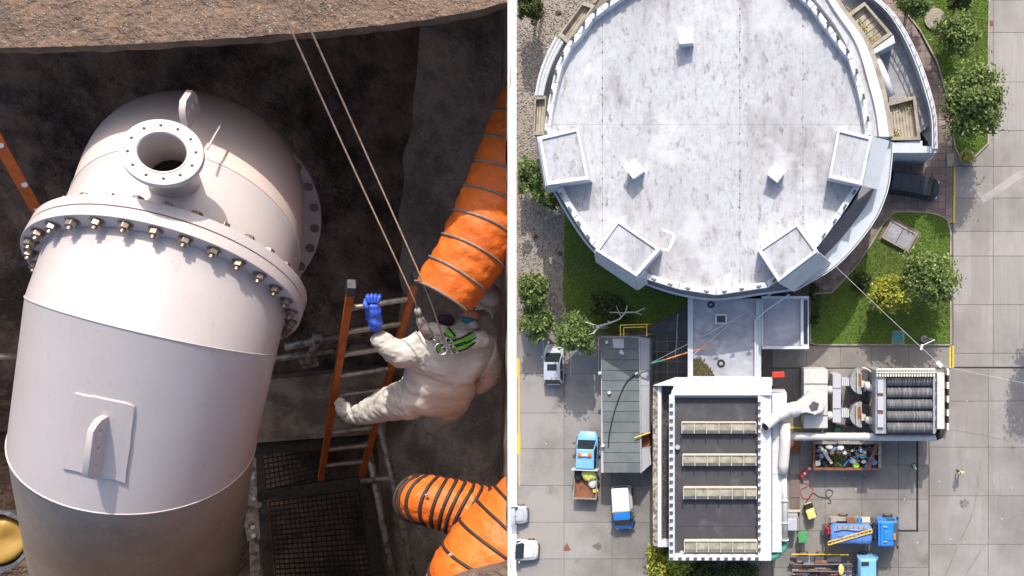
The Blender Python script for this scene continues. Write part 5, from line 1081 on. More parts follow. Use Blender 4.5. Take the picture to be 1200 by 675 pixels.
# ledge over the north side: curved slab whose front edge shows
lx = [-80, 0, 60, 150, 300, 420, 500, 560, 594.6]; ly = [52, 56, 55, 52, 43, 33, 23, 12, 2]   # edge of the top face
def ledge_y(x): return interp(x, lx, ly)
xs = [float(v) for v in np.linspace(-90, 594.6, 70)]
top = [A(x, ledge_y(x) + .8 * noise.noise(Vector((x * .07, 0, 0))), .02) for x in xs]
rows = []
for s in np.linspace(0, 1, 26):
    rows.append([q + Vector((0, 12 * s, 0.35 * noise.fractal(Vector((q.x * .3, (q.y + 12 * s) * .3, 0)), 1, 2, 4))) for q in top])
gridmesh(rows, 'concrete_ledge', 'ledge')
M['pebble'] = mat('ledge_pebble', (0.23, 0.165, 0.12), .8, island=.5)
g = G()
for k in range(3800):
    x = random.uniform(-20, 594); y = random.uniform(-8, 1) + (ledge_y(x) - 1) * random.random()
    if y > ledge_y(x) - .8: continue
    c_ = A(x, y, 0.02); c_.z += 0.35 * noise.fractal(Vector((c_.x * .3, (c_.y) * .3, 0)), 1, 2, 4)
    s_ = random.uniform(.05, .15); an = random.random() * 6; pts_ = [c_ + Vector((s_ * random.uniform(.7, 1.2) * math.cos(an + q_ * 1.257), s_ * random.uniform(.5, 1) * math.sin(an + q_ * 1.257), -.02)) for q_ in range(5)]
    g.add(pts_ + [c_ + Vector((0, 0, s_ * .45))], [(0, 1, 5), (1, 2, 5), (2, 3, 5), (3, 4, 5), (4, 0, 5)])
g.build('exposed_aggregate', 'pebble', label='pale pebbles showing in the surface of the concrete ledge', cat='pebbles', kind='stuff')
rows = []
for s in np.linspace(0, 1, 8):
    rows.append([q + Vector((0, -.25 * math.sin(s * 3.14) + .3 * noise.fractal(Vector((q.x * .5, s * 2, 3)), 1, 2, 4) * s, -1.55 * s)) for q in top])
gridmesh(rows, 'ledge_face', 'ledgeface')
rows = [[q + Vector((0, s * 14, -1.6 - .3 * s)) for q in top] for s in (0, 1)]
gridmesh(rows, 'ledge_underside', 'pit')
# north wall, battered; corner; east wall
def wt(v): return interp(v, [0, .06, .2, .5, .8, 1.0], [118, 158, 166, 173, 179, 184])
NX = np.linspace(-140, 1, 60)
rows = []
cxl = lambda y: 4 * math.sin(y * .021) + 5 * noise.noise(Vector((y * .03, 7, 0))) + interp(y, [-30, 40, 150, 260, 380, 520, 720], [505, 492, 484, 476, 466, 452, 440])
for v in np.linspace(0, 1, 60):
    row = []
    for u in np.linspace(0, 1, 90):
        y0 = interp(u, [0, 1], [10, -6]); y = y0 + (505 - y0) * v
        x = -200 + (cxl(y) + 200) * u
        row.append(L(x, y, wt(v)))
    rows.append(row)
gridmesh(rows, 'pit_wall', 'pit', disp=2.2, dscale=.16)
rows = []
for v in np.linspace(0, 1, 80):
    row = []; y = -12 + 740 * v
    tl = interp(y, [-12, 30, 120, 300, 505, 730], [100, 150, 166, 175, 184, 190])
    for u in np.linspace(0, 1, 50):
        x = cxl(y) - 4 + (595.4 - cxl(y) + 4) * u
        t = tl + (150 - tl) * (u ** .9) if u < .93 else interp(u, [.93, 1.0], [tl + (150 - tl) * (.93 ** .9), 97.5 / 1.0])
        p = L(x, y, t)
        if u > .999: p = A(595.3, y, -.02)
        row.append(p)
    rows.append(row)
gridmesh(rows, 'side_wall', 'piteast', disp=1.3, dscale=.18)
# deep floor, far walls closing the pit out of view
rows = [[L(x, y, t) for x in np.linspace(-260, 640, 20)] for y, t in ((490, 186), (600, 190), (760, 194))]
gridmesh(rows, 'pit_floor', 'pit', disp=.8, dscale=.2)
G().add([(-170, 60, 0), (-170, -90, 0), (-230, -90, -110), (-230, 60, -110)], [(0, 1, 2, 3)]).add([(-170, -27.5, 0), (RIMX, -27.5, 0), (RIMX - 30, -75, -110), (-230, -75, -110)], [(0, 1, 2, 3)]).build('far_pit_wall', 'pit', kind='structure', fix=False)
# stained concrete block low on the north wall
g = G(); f = [L(285, 448, 171), L(452, 432, 171), L(452, 508, 174), L(285, 520, 174)]
g.prism(f, [q - W0 * 9 for q in f]).build('concrete_block', 'block', label='broad stained concrete block low on the pit wall behind the ladder', cat='block')
# south lip
G().pp([(500, 690), (540, 676), (575, 668), (594.6, 662), (594.6, 735), (500, 735)], -2.5, -.02).build('south_lip', 'ledge', kind='structure')
# ---------------- big pipe
TS = U = S = 0.83
def ring(c, majd, k, t, Rr=None, n=64, sc=1.0):
    Cc = L(*c, t); Uv = L(c[0] + majd[0], c[1] + majd[1], t) - Cc
    u = unit(Uv); Rr = Rr or Uv.length
    p = W0.cross(u)
    if p.y < 0: p = -p
    v = p * k + W0 * math.sqrt(max(0, 1 - k * k)); nn = unit(u.cross(v))
    return Cc, u, v, nn, Rr * sc
Rp = ring((177, 380), (146, 34), 0, 131)[4] * .945
def rpts(rg, sc=1.0, off=0.0, n=72): 
    c, u, v, nn, r = rg; off = off * S; return [c + nn * off + (u * math.cos(2 * math.pi * a / n) + v * math.sin(2 * math.pi * a / n)) * r * sc for a in range(n)]
rB = ring((166, 716), (120, 4), -.70, 176, Rp); rS1 = ring((164, 514), (144, 10), -.56, 139, Rp); rS2 = ring((187, 382), (146, 34), -.03, 131, Rp)
rF = ring((203, 326), (148, 44), .44, 132.3, Rp); rA = ring((221, 276), (128, 50), .70, 136.5, Rp)
rC = ring((229, 234), (125, 44), .87, 143, Rp); rD = ring((233, 216), (125, 40), .955, 151, Rp); rE = ring((243, 228), (128, 34), .965, 158, Rp)
PP = thing('process_pipe', L(170, 640, 184), 'huge white flanged pipe bending through the pit with an open nozzle on top', 'pipe')
def seg(r1, r2, m='pipe', steps=4):
    a, b = rpts(r1), rpts(r2); rr = [[p.lerp(q, s / steps) for p, q in zip(a, b)] for s in range(steps + 1)]
    return G().loft(rr, cap=False).build('pipe_segment', m, PP, smooth=True)
ex_ = unit(rB[0] - rS1[0]); rB2 = (rB[0] + unit(ex_ + Vector((-.1, 0, -.5))) * 60, rB[1], rB[2], rB[3], rB[4])
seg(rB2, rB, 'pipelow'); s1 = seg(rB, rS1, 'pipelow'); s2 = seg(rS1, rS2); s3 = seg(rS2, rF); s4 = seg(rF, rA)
def sm(a, b, f): return a + (b - a) * f
rows = []; ks = [rA, rC, rD, rE]; pts = [rpts(r) for r in ks]
nS = 24
for s in range(nS + 1):
    x = s / nS * 3; i = min(2, int(x)); f = x - i
    p0, p1, p2, p3 = pts[max(0, i - 1)], pts[i], pts[i + 1], pts[min(3, i + 2)]
    rows.append([0.5 * ((2 * b) + (c - a) * f + (2 * a - 5 * b + 4 * c - d) * f * f + (3 * b - a - 3 * c + d) * f ** 3) for a, b, c, d in zip(p0, p1, p2, p3)])
G().loft(rows, cap=False).build('pipe_elbow', 'pipepink', PP, smooth=True)
for r, sz in ((rS1, .10), (rS2, .08), (rA, .10)): G().tube(rpts(r, 1.001), sz, 6, closed=True).build('weld_seam', 'pipe', PP, smooth=True)
def annulus(rg, ro, ri, o0, o1, m, name, parent, n=96):
    a = rpts(rg, ro, o0, n); b = rpts(rg, ro, o1, n); c = rpts(rg, ri, o1, n); d = rpts(rg, ri, o0, n); e = .004
    a2 = rpts(rg, ro - e, o0 - 0, n)
    return G().loft([d, a, b, c, d], cap=False).build(name, m, parent, smooth=True, bevel=.06)
nF = rF[3]; sgn = 1 if nF.y > 0 else -1   # towards the elbow
for o0, o1 in ((-1.5, -.07), (.07, 1.45)):
    o = annulus(rF, 1.145, .98, o0 * sgn, o1 * sgn, 'pipe', 'flange', PP); o.data.polygons.foreach_set('use_smooth', [False] * len(o.data.polygons))
annulus(rF, 1.135, .98, -.06 * sgn, .06 * sgn, 'rust', 'gasket', PP)
def frame(z, x=None):
    z = unit(z); x = unit(z.orthogonal()) if x is None else unit(x - z * x.dot(z)); y = z.cross(x); return Matrix((x, y, z)).transposed()
def hexa(r, h, n=6, z0=0): return [(r * math.cos(2 * math.pi * k / n), r * math.sin(2 * math.pi * k / n), z0) for k in range(n)], [(r * math.cos(2 * math.pi * k / n), r * math.sin(2 * math.pi * k / n), z0 + h) for k in range(n)]
nut = None; head = None
NB = 30
for k in range(NB):
    a = 2 * math.pi * (k + .3) / NB; c, u, v, nn, r = rF
    rad = u * math.cos(a) + v * math.sin(a); 
    if rad.dot(W0) < -.25: continue
    for sd, kind in ((-1, 'nut'), (1, 'head')):
        pos = c + rad * r * 1.065 + nn * sgn * sd * 1.48 * S; z = nn * sgn * sd; mt = frame(z, rad)
        if kind == 'nut':
            if nut is None:
                g = G(); g.loft([circ3 for circ3 in ([(x, y, 0) for x, y in circ(.72, 16)], [(x, y, .12) for x, y in circ(.72, 16)])]); lo, hi = hexa(.56, .62, 6, .12); g.loft([lo, hi]); g.tube([(0, 0, .7), (0, 0, 1.15)], [.34, .30], 10)
                nut = g.build('nut', 'bolt', PP, world=False, bevel=.04); o = nut
            else: o = piece(nut, PP)
        else:
            if head is None:
                lo, hi = hexa(.60, .62, 6, 0); head = G().loft([lo, hi]).build('bolt_head', 'bolt', PP, world=False, bevel=.05); o = head
            else: o = piece(head, PP)
        o.matrix_local = Matrix.Translation(pos - woff(PP)) @ mt.to_4x4() @ Matrix.Rotation(random.random(), 4, 'Z') @ Matrix.Scale(S * 1.12, 4)
# far flange
rE2 = ring((240, 252), (140, 30), .96, 157, Rp * 1.02)
nE = rE2[3]; sE = 1 if nE.dot(W0) > 0 else -1
o = annulus(rE2, 1.17, .85, 0, -1.2 * sE, 'pipe', 'flange', PP); o.data.polygons.foreach_set('use_smooth', [False] * len(o.data.polygons))
annulus(rE2, 1.16, .85, -1.2 * sE, -1.3 * sE, 'rust', 'gasket', PP)
annulus(rE2, 1.17, .85, -1.3 * sE, -2.4 * sE, 'pipepink', 'flange', PP)
fb = None
for k in range(28):
    a = 2 * math.pi * (k + .5) / 28; c, u, v, nn, r = rE2; rad = u * math.cos(a) + v * math.sin(a)
    if rad.x < -.1: continue
    if fb is None: lo, hi = hexa(.85, .55, 10, 0); fb = G().loft([lo, hi]).tube([(0, 0, .5), (0, 0, .85)], .45, 8).build('bolt_head', 'boltdark', PP, world=False, bevel=.06); o = fb
    else: o = piece(fb, PP)
    o.matrix_local = Matrix.Translation(c + rad * r * 1.105 + nn * sE * .02 - woff(PP)) @ frame(nn * sE, rad).to_4x4() @ Matrix.Scale(S * .78, 4)
# nozzle
N1 = L(190, 178, 116.5); N0 = L(206, 216, 126); ax = unit(N1 - N0)
def toward(px, py, t, r): return (L(px + r, py, t) - L(px, py, t)).length
r1 = toward(190, 178, 116.5, 48); mN = Matrix.Translation(N1 - ax * .45) @ frame(ax, Vector((1, 0, 0))).to_4x4()
mf = frame(ax, Vector((1, 0, 0)))
holes = [circ(r1 * .055, 12, r1 * .82 * math.cos(2 * math.pi * (k + .35) / 12), r1 * .82 * math.sin(2 * math.pi * (k + .35) / 12)) for k in range(12)]
NZ = plate('nozzle_flange', circ(r1, 72), [circ(r1 * .61, 56)] + holes, .8, 'pipe', PP, mN, .06)
g = G(); cc = lambda q, rr: [q + mf @ Vector((rr * math.cos(2 * math.pi * a / 48), rr * math.sin(2 * math.pi * a / 48), 0)) for a in range(48)]
g.loft([cc(N1 - ax * .9, r1 * .74), cc(N1 - ax * 1.3, r1 * .70), cc(N0 - ax * 3, r1 * .70)], cap=False).build('nozzle_neck', 'pipe', PP, smooth=True, angle=40)
g = G(); g.loft([cc(N1 + ax * .02, r1 * .615), cc(N1 - ax * 7, r1 * .615)], cap=False).build('nozzle_bore', 'pipe', PP, smooth=True, fix=False)
g = G(); g.v = cc(N1 - ax * 6.6, r1 * .60); g.f = [tuple(range(48))]; g.build('bore_shade_disc', 'void', PP, fix=False)
G().loft([cc(N1 + ax * .01, r1 * .66), cc(N1 + ax * .08, r1 * .65), cc(N1 + ax * .08, r1 * .62), cc(N1 + ax * .01, r1 * .61)], cap=False).build('sealing_rim', 'pipe', PP, smooth=True, angle=30)
# project helper + surface search
def proj(p):
    d = HC - p.z; return (CX + F * p.x / d, CY - F * p.y / d)
_sc = {}
def surf(r1_, r2_, px, py):
    key = (tuple(r1_[0]), tuple(r2_[0]))
    if key not in _sc:
        a = np.array(rpts(r1_, n=720)); b = np.array(rpts(r2_, n=720)); s = np.linspace(-.1, 1.1, 161)[:, None, None]
        p = a[None] * (1 - s) + b[None] * s; cn = (np.array(r1_[0]) * (1 - s) + np.array(r2_[0]) * s); nr = p - cn
        dd = HC - p[..., 2]; X = CX + F * p[..., 0] / dd; Y = CY - F * p[..., 1] / dd; vis = (nr @ np.array(W0)) > 0
        _sc[key] = (p, nr, X, Y, vis)
    p, nr, X, Y, vis = _sc[key]; e = (X - px) ** 2 + (Y - py) ** 2 + np.where(vis, 0, 1e9); k = np.unravel_index(np.argmin(e), e.shape)
    return Vector(p[k]), unit(Vector(nr[k]))
def pad(r1_, r2_, quad, th, label=None, rows=6, cols=6):
    P = []
    for i in range(rows + 1):
        row = []
        for k in range(cols + 1):
            x, y = bil(quad, k / cols, i / rows); row.append(surf(r1_, r2_, x, y))
        P.append(row)
    per = [(0, k) for k in range(cols)] + [(i, cols) for i in range(rows)] + [(rows, k) for k in range(cols, 0, -1)] + [(i, 0) for i in range(rows, 0, -1)]
    g = G(); g.v = [p + n_ * th for r in P for p, n_ in r]; W = cols + 1
    g.f = [(i * W + k, i * W + k + 1, (i + 1) * W + k + 1, (i + 1) * W + k) for i in range(rows) for k in range(cols)]
    b0 = len(g.v); g.v += [P[i][k][0] - P[i][k][1] * .3 for i, k in per]; n_ = len(per)
    g.f += [(per[q][0] * W + per[q][1], per[(q + 1) % n_][0] * W + per[(q + 1) % n_][1], b0 + (q + 1) % n_, b0 + q) for q in range(n_)]
    o = g.build('backing_plate', 'pipe', PP, label=label)
    G().tube([P[i][k][0] + P[i][k][1] * .05 for i, k in per], .13, 6, closed=True).build('weld_bead', 'pipe', o, smooth=True)
    return o
def bil(Q, u, v): a = [Q[0][i] + (Q[1][i] - Q[0][i]) * u for i in (0, 1)]; b = [Q[3][i] + (Q[2][i] - Q[3][i]) * u for i in (0, 1)]; return (a[0] + (b[0] - a[0]) * v, a[1] + (b[1] - a[1]) * v)
pd = pad(rS1, rS2, [(90, 461), (158, 475), (147, 564), (75, 548)], .22)
def lug(pb, pt, nrm, h, nh=3, round_=True):
    nrm = unit(nrm + Vector((-.28, .08, 0)))
    x = pt - pb; Lh = x.length; x = unit(x); z = unit(x.cross(nrm)); y = z.cross(x)
    mt = Matrix.Translation((pb + pt) / 2) @ Matrix((x, y, z)).transposed().to_4x4()
    out = [(-Lh / 2, -.1), (Lh / 2, -.1), (Lh / 2, h * .55), (Lh / 2 - .35, h * .8), (Lh / 2 - .9, h), (-Lh / 2 + .9, h), (-Lh / 2 + .2, h * .75), (-Lh / 2, h * .5)]
    hs = [circ(.36, 12, (k - (nh - 1) / 2) * Lh / (nh + .3), h * .55) for k in range(nh)]
    return plate('lifting_lug', [(x_, y_) for x_, y_ in out], hs, .5, 'pipe', PP, mt, .05)
pa_, n1 = surf(rS1, rS2, 116, 553); pt_, n2 = surf(rS1, rS2, 126, 486)
lug(pa_, pt_, (n1 + n2) / 2, 1.9)
pd2 = pad(rF, rA, [(233, 146), (262, 143), (246, 176), (234, 172)], .2) if False else None
q = [L(234, 136, 128.5), L(262, 144, 129.5), L(242, 174, 124.5), L(214, 168, 124)]
P0 = L(228, 152, 125.8); P1 = L(220, 132, 128)
lug(L(217, 150, 125.5), L(231, 128, 129), unit(W0 * .8 + Vector((.1, .5, 0))), 2.6, 3)
G().tube([L(261, 143, 128.4), L(252, 158, 125.6), L(243, 175, 123.4)], .13, 6).build('weld_seam', 'pipe', PP, smooth=True)
# ---------------- ladder
TS = U = .88
LT = thing('ladder', L(400, 545, 176), 'orange ladder with grey rungs that the worker is holding', 'ladder')
l0, l1 = L(411, 340, 128), L(376, 560, 172); m0, m1 = L(487, 328, 128), L(424, 556, 172)
acr = unit(m0 - l0)
def rail(a, b, w, d, m, nm, parent): return G().beam(a, b, w, d, up=W0).build(nm, m, parent, bevel=.08)
rail(l0, l1, .95, 1.3, 'ladder', 'side_rail', LT); rail(m0, m1, .95, 1.3, 'ladder', 'side_rail', LT)
for a, d in ((l0, l0 - l1), (m0, m0 - m1)): G().beam(a - unit(d) * .5, a + unit(d) * 1.3, 1.15, 1.6, up=W0).build('end_cap', 'dkgrey', LT, bevel=.15)
for k in range(9):
    t = .075 + k * .105; G().tube([l0.lerp(l1, t), m0.lerp(m1, t)], .42, 8).build('rung', 'rung', LT, smooth=True, angle=50)
LR = thing('orange_rail', L(40, 250, 140), 'orange bolted rail standing in the dark left of the pipe', 'rail')
rail(L(-8, 155, 134), L(52, 262, 146), 1.2, .6, 'ladder', 'bar', LR)
for x, y, t in ((2, 171, 135.5), (30, 217, 140.5), (43, 244, 144)): G().tube([L(x, y, t) , L(x, y, t) + W0 * .5], .35, 8).build('bolt_head', 'chrome', LR)
# wall handrails with bracket
TS = U = 1.0
def gtube(nm, pts, r, lab, m='galv', cat='pipe'): return G().tube([L(*p) for p in pts], r, 10).build(nm, m, smooth=True, label=lab, cat=cat)
gtube('wall_pipe', [(333, 407, 158), (372, 399, 158), (450, 388, 158)], .62, 'upper of two rusty pipes clamped to the pit wall behind the ladder')
gtube('wall_pipe', [(296, 425, 161), (360, 415, 161), (455, 402, 161)], .55, 'lower of two rusty pipes clamped to the pit wall behind the ladder')
WB = thing('pipe_bracket', L(362, 425, 164), 'small wall bracket clamping the two rusty pipes', 'bracket')
G().tube([L(372, 396, 157.5), L(366, 412, 160), L(362, 424, 164)], [.9, .6, .8], 10).build('post', 'galv', WB, smooth=True)
q = [L(350, 420, 163.5), L(372, 417, 163.5), L(374, 429, 164), L(353, 432, 164)]; G().prism(q, [v - W0 * .5 for v in q]).build('base_plate', 'galv', WB)
G().tube([L(372, 396, 157.2) + acr * -.6, L(372, 396, 157.2) + acr * .6], 1.05, 12).build('clamp', 'galv', WB, smooth=True, angle=40)
gtube('wall_pipe', [(-20, 418, 165), (22, 418, 165)], .5, 'bluish pipe end crossing the dark at the far left')
# ---------------- grating walkway, lower railing, brackets
GW = thing('grating_platform', L(370, 600, 182), 'dark steel grating platform at the bottom of the pit', 'grating')
def gp_(x, y, t=178): return L(x, y, t)
def bil(Q, u, v): a = [Q[0][i] + (Q[1][i] - Q[0][i]) * u for i in (0, 1)]; b = [Q[3][i] + (Q[2][i] - Q[3][i]) * u for i in (0, 1)]; return (a[0] + (b[0] - a[0]) * v, a[1] + (b[1] - a[1]) * v)
for Q, nu, nv in (([(308, 532), (378, 522), (386, 556), (312, 574)], 13, 7), ([(316, 588), (420, 574), (440, 712), (326, 712)], 19, 22)):
    g = G()
    for i in range(nu + 1): g.beam(gp_(*bil(Q, i / nu, 0)), gp_(*bil(Q, i / nu, 1)), .16, .6, up=W0)
    for j in range(nv + 1): g.beam(gp_(*bil(Q, 0, j / nv)), gp_(*bil(Q, 1, j / nv)), .16, .55, up=W0)
    g.build('grating', 'grate', GW, kind='stuff')
for Q in ([(297, 520), (440, 510), (440, 522), (298, 533)], [(300, 576), (440, 556), (441, 570), (303, 588)], [(297, 533), (307, 532), (325, 715), (312, 715)], [(421, 572), (437, 571), (458, 715), (441, 715)]):
    f = [gp_(x, y, 177.4) for x, y in Q]; G().prism(f, [v - W0 * 1.2 for v in f]).build('frame', 'grateframe', GW)
RL = thing('lower_railing', L(470, 600, 176), 'grey tubular railing beside the dark grating', 'railing')
G().tube([L(445, 497, 168), L(467, 590, 168), L(492, 715, 168)], .62, 10).build('rail', 'galv', RL, smooth=True); G().tube([L(430, 518, 172), L(448, 610, 172), L(468, 715, 172)], .6, 10).build('rail', 'galv', RL, smooth=True)
G().tube([L(424, 564, 172), L(461, 560, 168)], .5, 10).build('crossbar', 'galv', RL, smooth=True)
SB = thing('pipe_support', L(296, 620, 170), 'grey steel bracket stack at the right foot of the pipe', 'bracket')
for Q, m in (([(290, 540), (300, 538), (302, 600), (292, 602)], 'galv'), ([(284, 603), (303, 600), (305, 632), (290, 634)], 'galv'), ([(292, 634), (303, 633), (307, 700), (294, 700)], 'galv')):
    f = [L(x, y, 166) for x, y in Q]; G().prism(f, [v - W0 * 3 for v in f]).build('channel', m, SB)
for x, y in ((296, 618), (297, 628), (296, 560), (297, 585)): G().tube([L(x, y, 166), L(x, y, 165.4)], .35, 8).build('bolt_head', 'chrome', SB)
G().beam(L(281, 586, 150), L(305, 592, 151), .7, .7, up=W0).build('small_strut', 'pipe', label='short pale strut sticking out right of the pipe foot', cat='strut')
G().tube(rpts(ring((170, 668), (121, 8), -.62, 152.0, Rp * 1.02), n=60)[0:60], .12, 6, closed=True).build('weld_seam', 'dkgrey', PP)
# bucket
BK = thing('bucket', L(-8, 640, 150), 'dark bucket holding a crumpled yellow bag at the bottom left', 'bucket')
bc = L(-10, 636, 128); bu = W0; mfb = frame(unit(W0 + Vector((-.15, .1, 0))), Vector((1, 0, 0)))
rb_ = toward(-10, 636, 128, 46)
cb_ = lambda z, r, n=40: [bc + mfb @ Vector((r * math.cos(2 * math.pi * a / n), r * math.sin(2 * math.pi * a / n), z)) for a in range(n)]
M['bucket'] = mat('dirty_bucket', (0.06, 0.065, 0.08), .6, layers=[((0.16, 0.17, .2), .8, .5, .65, .8)])
G().loft([cb_(-9, rb_ * .75), cb_(-.5, rb_ * .98), cb_(-.5, rb_ * 1.04), cb_(0, rb_ * 1.04), cb_(0, rb_ * .93), cb_(-8.5, rb_ * .72)], cap=False).build('shell', 'bucket', BK, smooth=True, angle=40)
M['yellowbag'] = mat('yellow_bag', (0.35, 0.22, 0.05), .5, layers=[((0.42, 0.29, .03), .35, .45, .6, .8), ((0.4, .22, .1), .9, .55, .7, .7)])
rr = []
for i in range(9):
    z = -1.2 + 1.0 * math.cos(i / 8 * 1.57) - 0.6; r = rb_ * .80 * math.sin((i + .01) / 8 * 1.57)
    rr.append([q + mfb @ Vector((0, 0, .9 * noise.noise(q * .35))) for q in cb_(z, r)])
G().loft(rr, cap=False).build('crumpled_bag', 'yellowbag', label='crumpled yellow bag sitting in the dark bucket', cat='bag', smooth=True, fix=False)
# ---------------- hoses
TS = 1.0
def spl(P, n=10):
    P = [Vector(p) for p in P]; P = [2 * P[0] - P[1]] + P + [2 * P[-1] - P[-2]]; out = []
    for i in range(1, len(P) - 2):
        for k in range(n):
            t = k / n; a, b, c, d = P[i - 1:i + 3]; out.append(0.5 * ((2 * b) + (c - a) * t + (2 * a - 5 * b + 4 * c - d) * t * t + (3 * b - a - 3 * c + d) * t ** 3))
    out.append(P[-2]); return out
def hose(name, ctrl, nw, label, wirem='hosewire', wr=.26, slack=.35, endcap=True, tilt=0):
    root = thing(name, L(*ctrl[-1][:3]), label, 'hose')
    cp = spl([L(*c[:3]) for c in ctrl], 14); rads = []
    rc = [toward(c[0], c[1], c[2], c[3]) for c in ctrl]
    Ls = [0]
    for i in range(1, len(cp)): Ls.append(Ls[-1] + (cp[i] - cp[i - 1]).length)
    tot = Ls[-1]; nn = nw * 9; g = G(); rows = []; u = None; n = 72; wires = []
    for i in range(nn + 1):
        s = tot * i / nn; j = min(len(cp) - 2, int(np.searchsorted(Ls, s, side='right')) - 1); f = (s - Ls[j]) / (Ls[j + 1] - Ls[j] + 1e-9)
        p = cp[j].lerp(cp[j + 1], f); j2 = min(len(cp) - 2, j + 1); tg = unit((cp[j + 1] - cp[j]).lerp(cp[j2 + 1] - cp[j2], f))
        u = tg.orthogonal().normalized() if u is None else unit(u - tg * u.dot(tg)); v = tg.cross(u)
        x = (s / tot) * (len(ctrl) - 1); k = min(len(ctrl) - 2, int(x)); r0 = rc[k] + (rc[k + 1] - rc[k]) * (x - k)
        ph = (i % 9) / 9; row = []
        for a in range(n):
            an = 2 * math.pi * a / n; d = u * math.cos(an) + v * math.sin(an)
            b = math.sin(math.pi * ph)
            nz = noise.fractal(Vector((math.cos(an) * 2.2, math.sin(an) * 2.2, s * .7)), 1, 2, 3) + .6 * abs(noise.noise(Vector((math.cos(an) * 7 + 9, math.sin(an) * 7, s * 1.1))))
            row.append(p + d * (r0 * (1 + .012 * b) + slack * b * nz))
        rows.append(row)
        if i % 9 == 0: wires.append((p, u, v, r0, tg))
    g.loft(rows, cap=False).build('fabric', 'hose', root, smooth=True, fix=False)
    for p, u_, v_, r0, tg in wires:
        G().tube([p + (u_ * math.cos(2 * math.pi * a / 64) + v_ * math.sin(2 * math.pi * a / 64)) * (r0 + wr * .4) + tg * .25 * math.sin(2 * math.pi * a / 64 * 2 + r0) for a in range(64)], wr, 6, closed=True).build('wire_band', wirem, root, smooth=True)
    # dark seam along the side
    return root, wires, rows
h1, w1, rw = hose('ventilation_hose', [(714, -60, 104, 56), (675, 45, 104, 53), (620, 165, 104, 48), (563, 280, 104.5, 43), (521, 346, 105.5, 36)], 15, 'orange ventilation hose hanging down over the worker', slack=.3, wr=.17)
g = G(); sp_ = [r[20] for r in rw]
# end of the hose
g = G(); e = rw[-1]; cen = sum(e, Vector()) / len(e); g.loft([e, [q.lerp(cen, .06) for q in e]], cap=False).build('hem', 'hose', h1, smooth=True, fix=False)
g = G(); g.v = [q.lerp(cen, .05) for q in e]; g.f = [tuple(range(len(e)))]; g.build('mouth_shade_disc', 'void', h1, fix=False)
h3, w3, rw3 = hose('ventilation_hose', [(610, 617, 113, 40), (570, 606, 114, 36), (532, 593, 115, 31), (502, 586, 116, 29), (482, 583, 118, 26)], 15, 'smaller orange ventilation hose lying behind the big one at lower right', 'hoseblack', .24, .25)
g = G(); e = rw3[-1]; cen = sum(e, Vector()) / len(e); g.v = list(e); g.f = [tuple(range(len(e)))]; g.build('end_cap', 'hose', h3, fix=False)
h2, w2, rw2 = hose('ventilation_hose', [(740, 570, 104, 64), (672, 592, 104, 64), (616, 627, 104, 64), (574, 674, 104, 64), (548, 740, 105, 64)], 14, 'large orange ventilation hose in the lower right corner of the pit', 'hoseblack', .19, .28)
for x, y, t in ((528, 650, 99.0), (500, 580, 112.6)): G().box(L(x, y, t), (.5, .35, .2), rz=.4).build('hose_tag', 'galv', h2 if x > 500 else h3, bevel=.1)
# ---------------- worker
TS = U = .86
def blob(name, pts, edges, m, parent, sub=3, wr=0.0, label=None, sc=1.0):
    P = [(L(*p[0]), tuple(sc * toward(*p[0], q) for q in (p[1] if isinstance(p[1], tuple) else (p[1], p[1])))) for p in pts]
    o = skin_mesh(name, P, edges, m, parent, sub, label=label)
    if wr:
        me = o.data; off = woff(parent)
        n = len(me.vertices); co = np.empty(n * 3); me.vertices.foreach_get('co', co); no = np.empty(n * 3); me.vertices.foreach_get('normal', no); co = co.reshape(-1, 3); no = no.reshape(-1, 3)
        for i in range(n):
            q = Vector(co[i]) + off; q2 = Vector((q.x * .5 + q.y * .25, q.y * .9 - q.x * .3, q.z * .5))
            co[i] += no[i] * wr * (1.0 - 2.0 * abs(noise.fractal(Vector((q2.x * .7 + q2.z * .3, q2.y * .5, q2.z * .5)), .8, 2.2, 4)) + .5 * noise.noise(q * .25))
        me.vertices.foreach_set('co', co.ravel()); me.update()
    return o
WK = thing('person', L(410, 492, 150), 'worker in white coverall and blue glove climbing the orange ladder', 'person')
pts = [((508, 462, 136), (35, 27)), ((518, 432, 134), (38, 27)), ((530, 402, 132), (36, 24)), ((552, 384, 131), 13),
       ((488, 408, 131.5), 19), ((463, 416, 131), 15), ((446, 398, 130), 11), ((441, 390, 130), 9.5),
       ((566, 408, 131.5), 20), ((574, 436, 136), 15), ((556, 452, 142), 12),
       ((486, 466, 138), 24), ((456, 472, 142), 20), ((430, 484, 146), 14), ((412, 487, 150), 9.5), ((402, 478, 151), 8.5),
       ((532, 470, 140), 22), ((520, 482, 150), 15), ((505, 500, 160), 9)]
ed = [(0, 1), (1, 2), (2, 3), (2, 4), (4, 5), (5, 6), (6, 7), (2, 8), (8, 9), (9, 10), (0, 11), (11, 12), (12, 13), (13, 14), (14, 15), (0, 16), (16, 17), (17, 18)]
blob('coverall', pts, ed, 'suit', WK, 4, .18, sc=1.12)
blob('collar', [((556, 380, 130), 13), ((545, 384, 129.5), 13)], [(0, 1)], 'suit', WK, 3, .3)
blob('hood_fold', [((500, 384, 129), 7), ((520, 392, 128), 9), ((552, 398, 127.5), 9), ((572, 396, 128), 7)], [(0, 1), (1, 2), (2, 3)], 'suit', WK, 3, .35)
blob('shoe_cover', [((408, 486, 149), 10), ((401, 474, 149.5), 8), ((397, 468, 150), 4.5)], [(0, 1), (1, 2)], 'suit', WK, 3, .35)
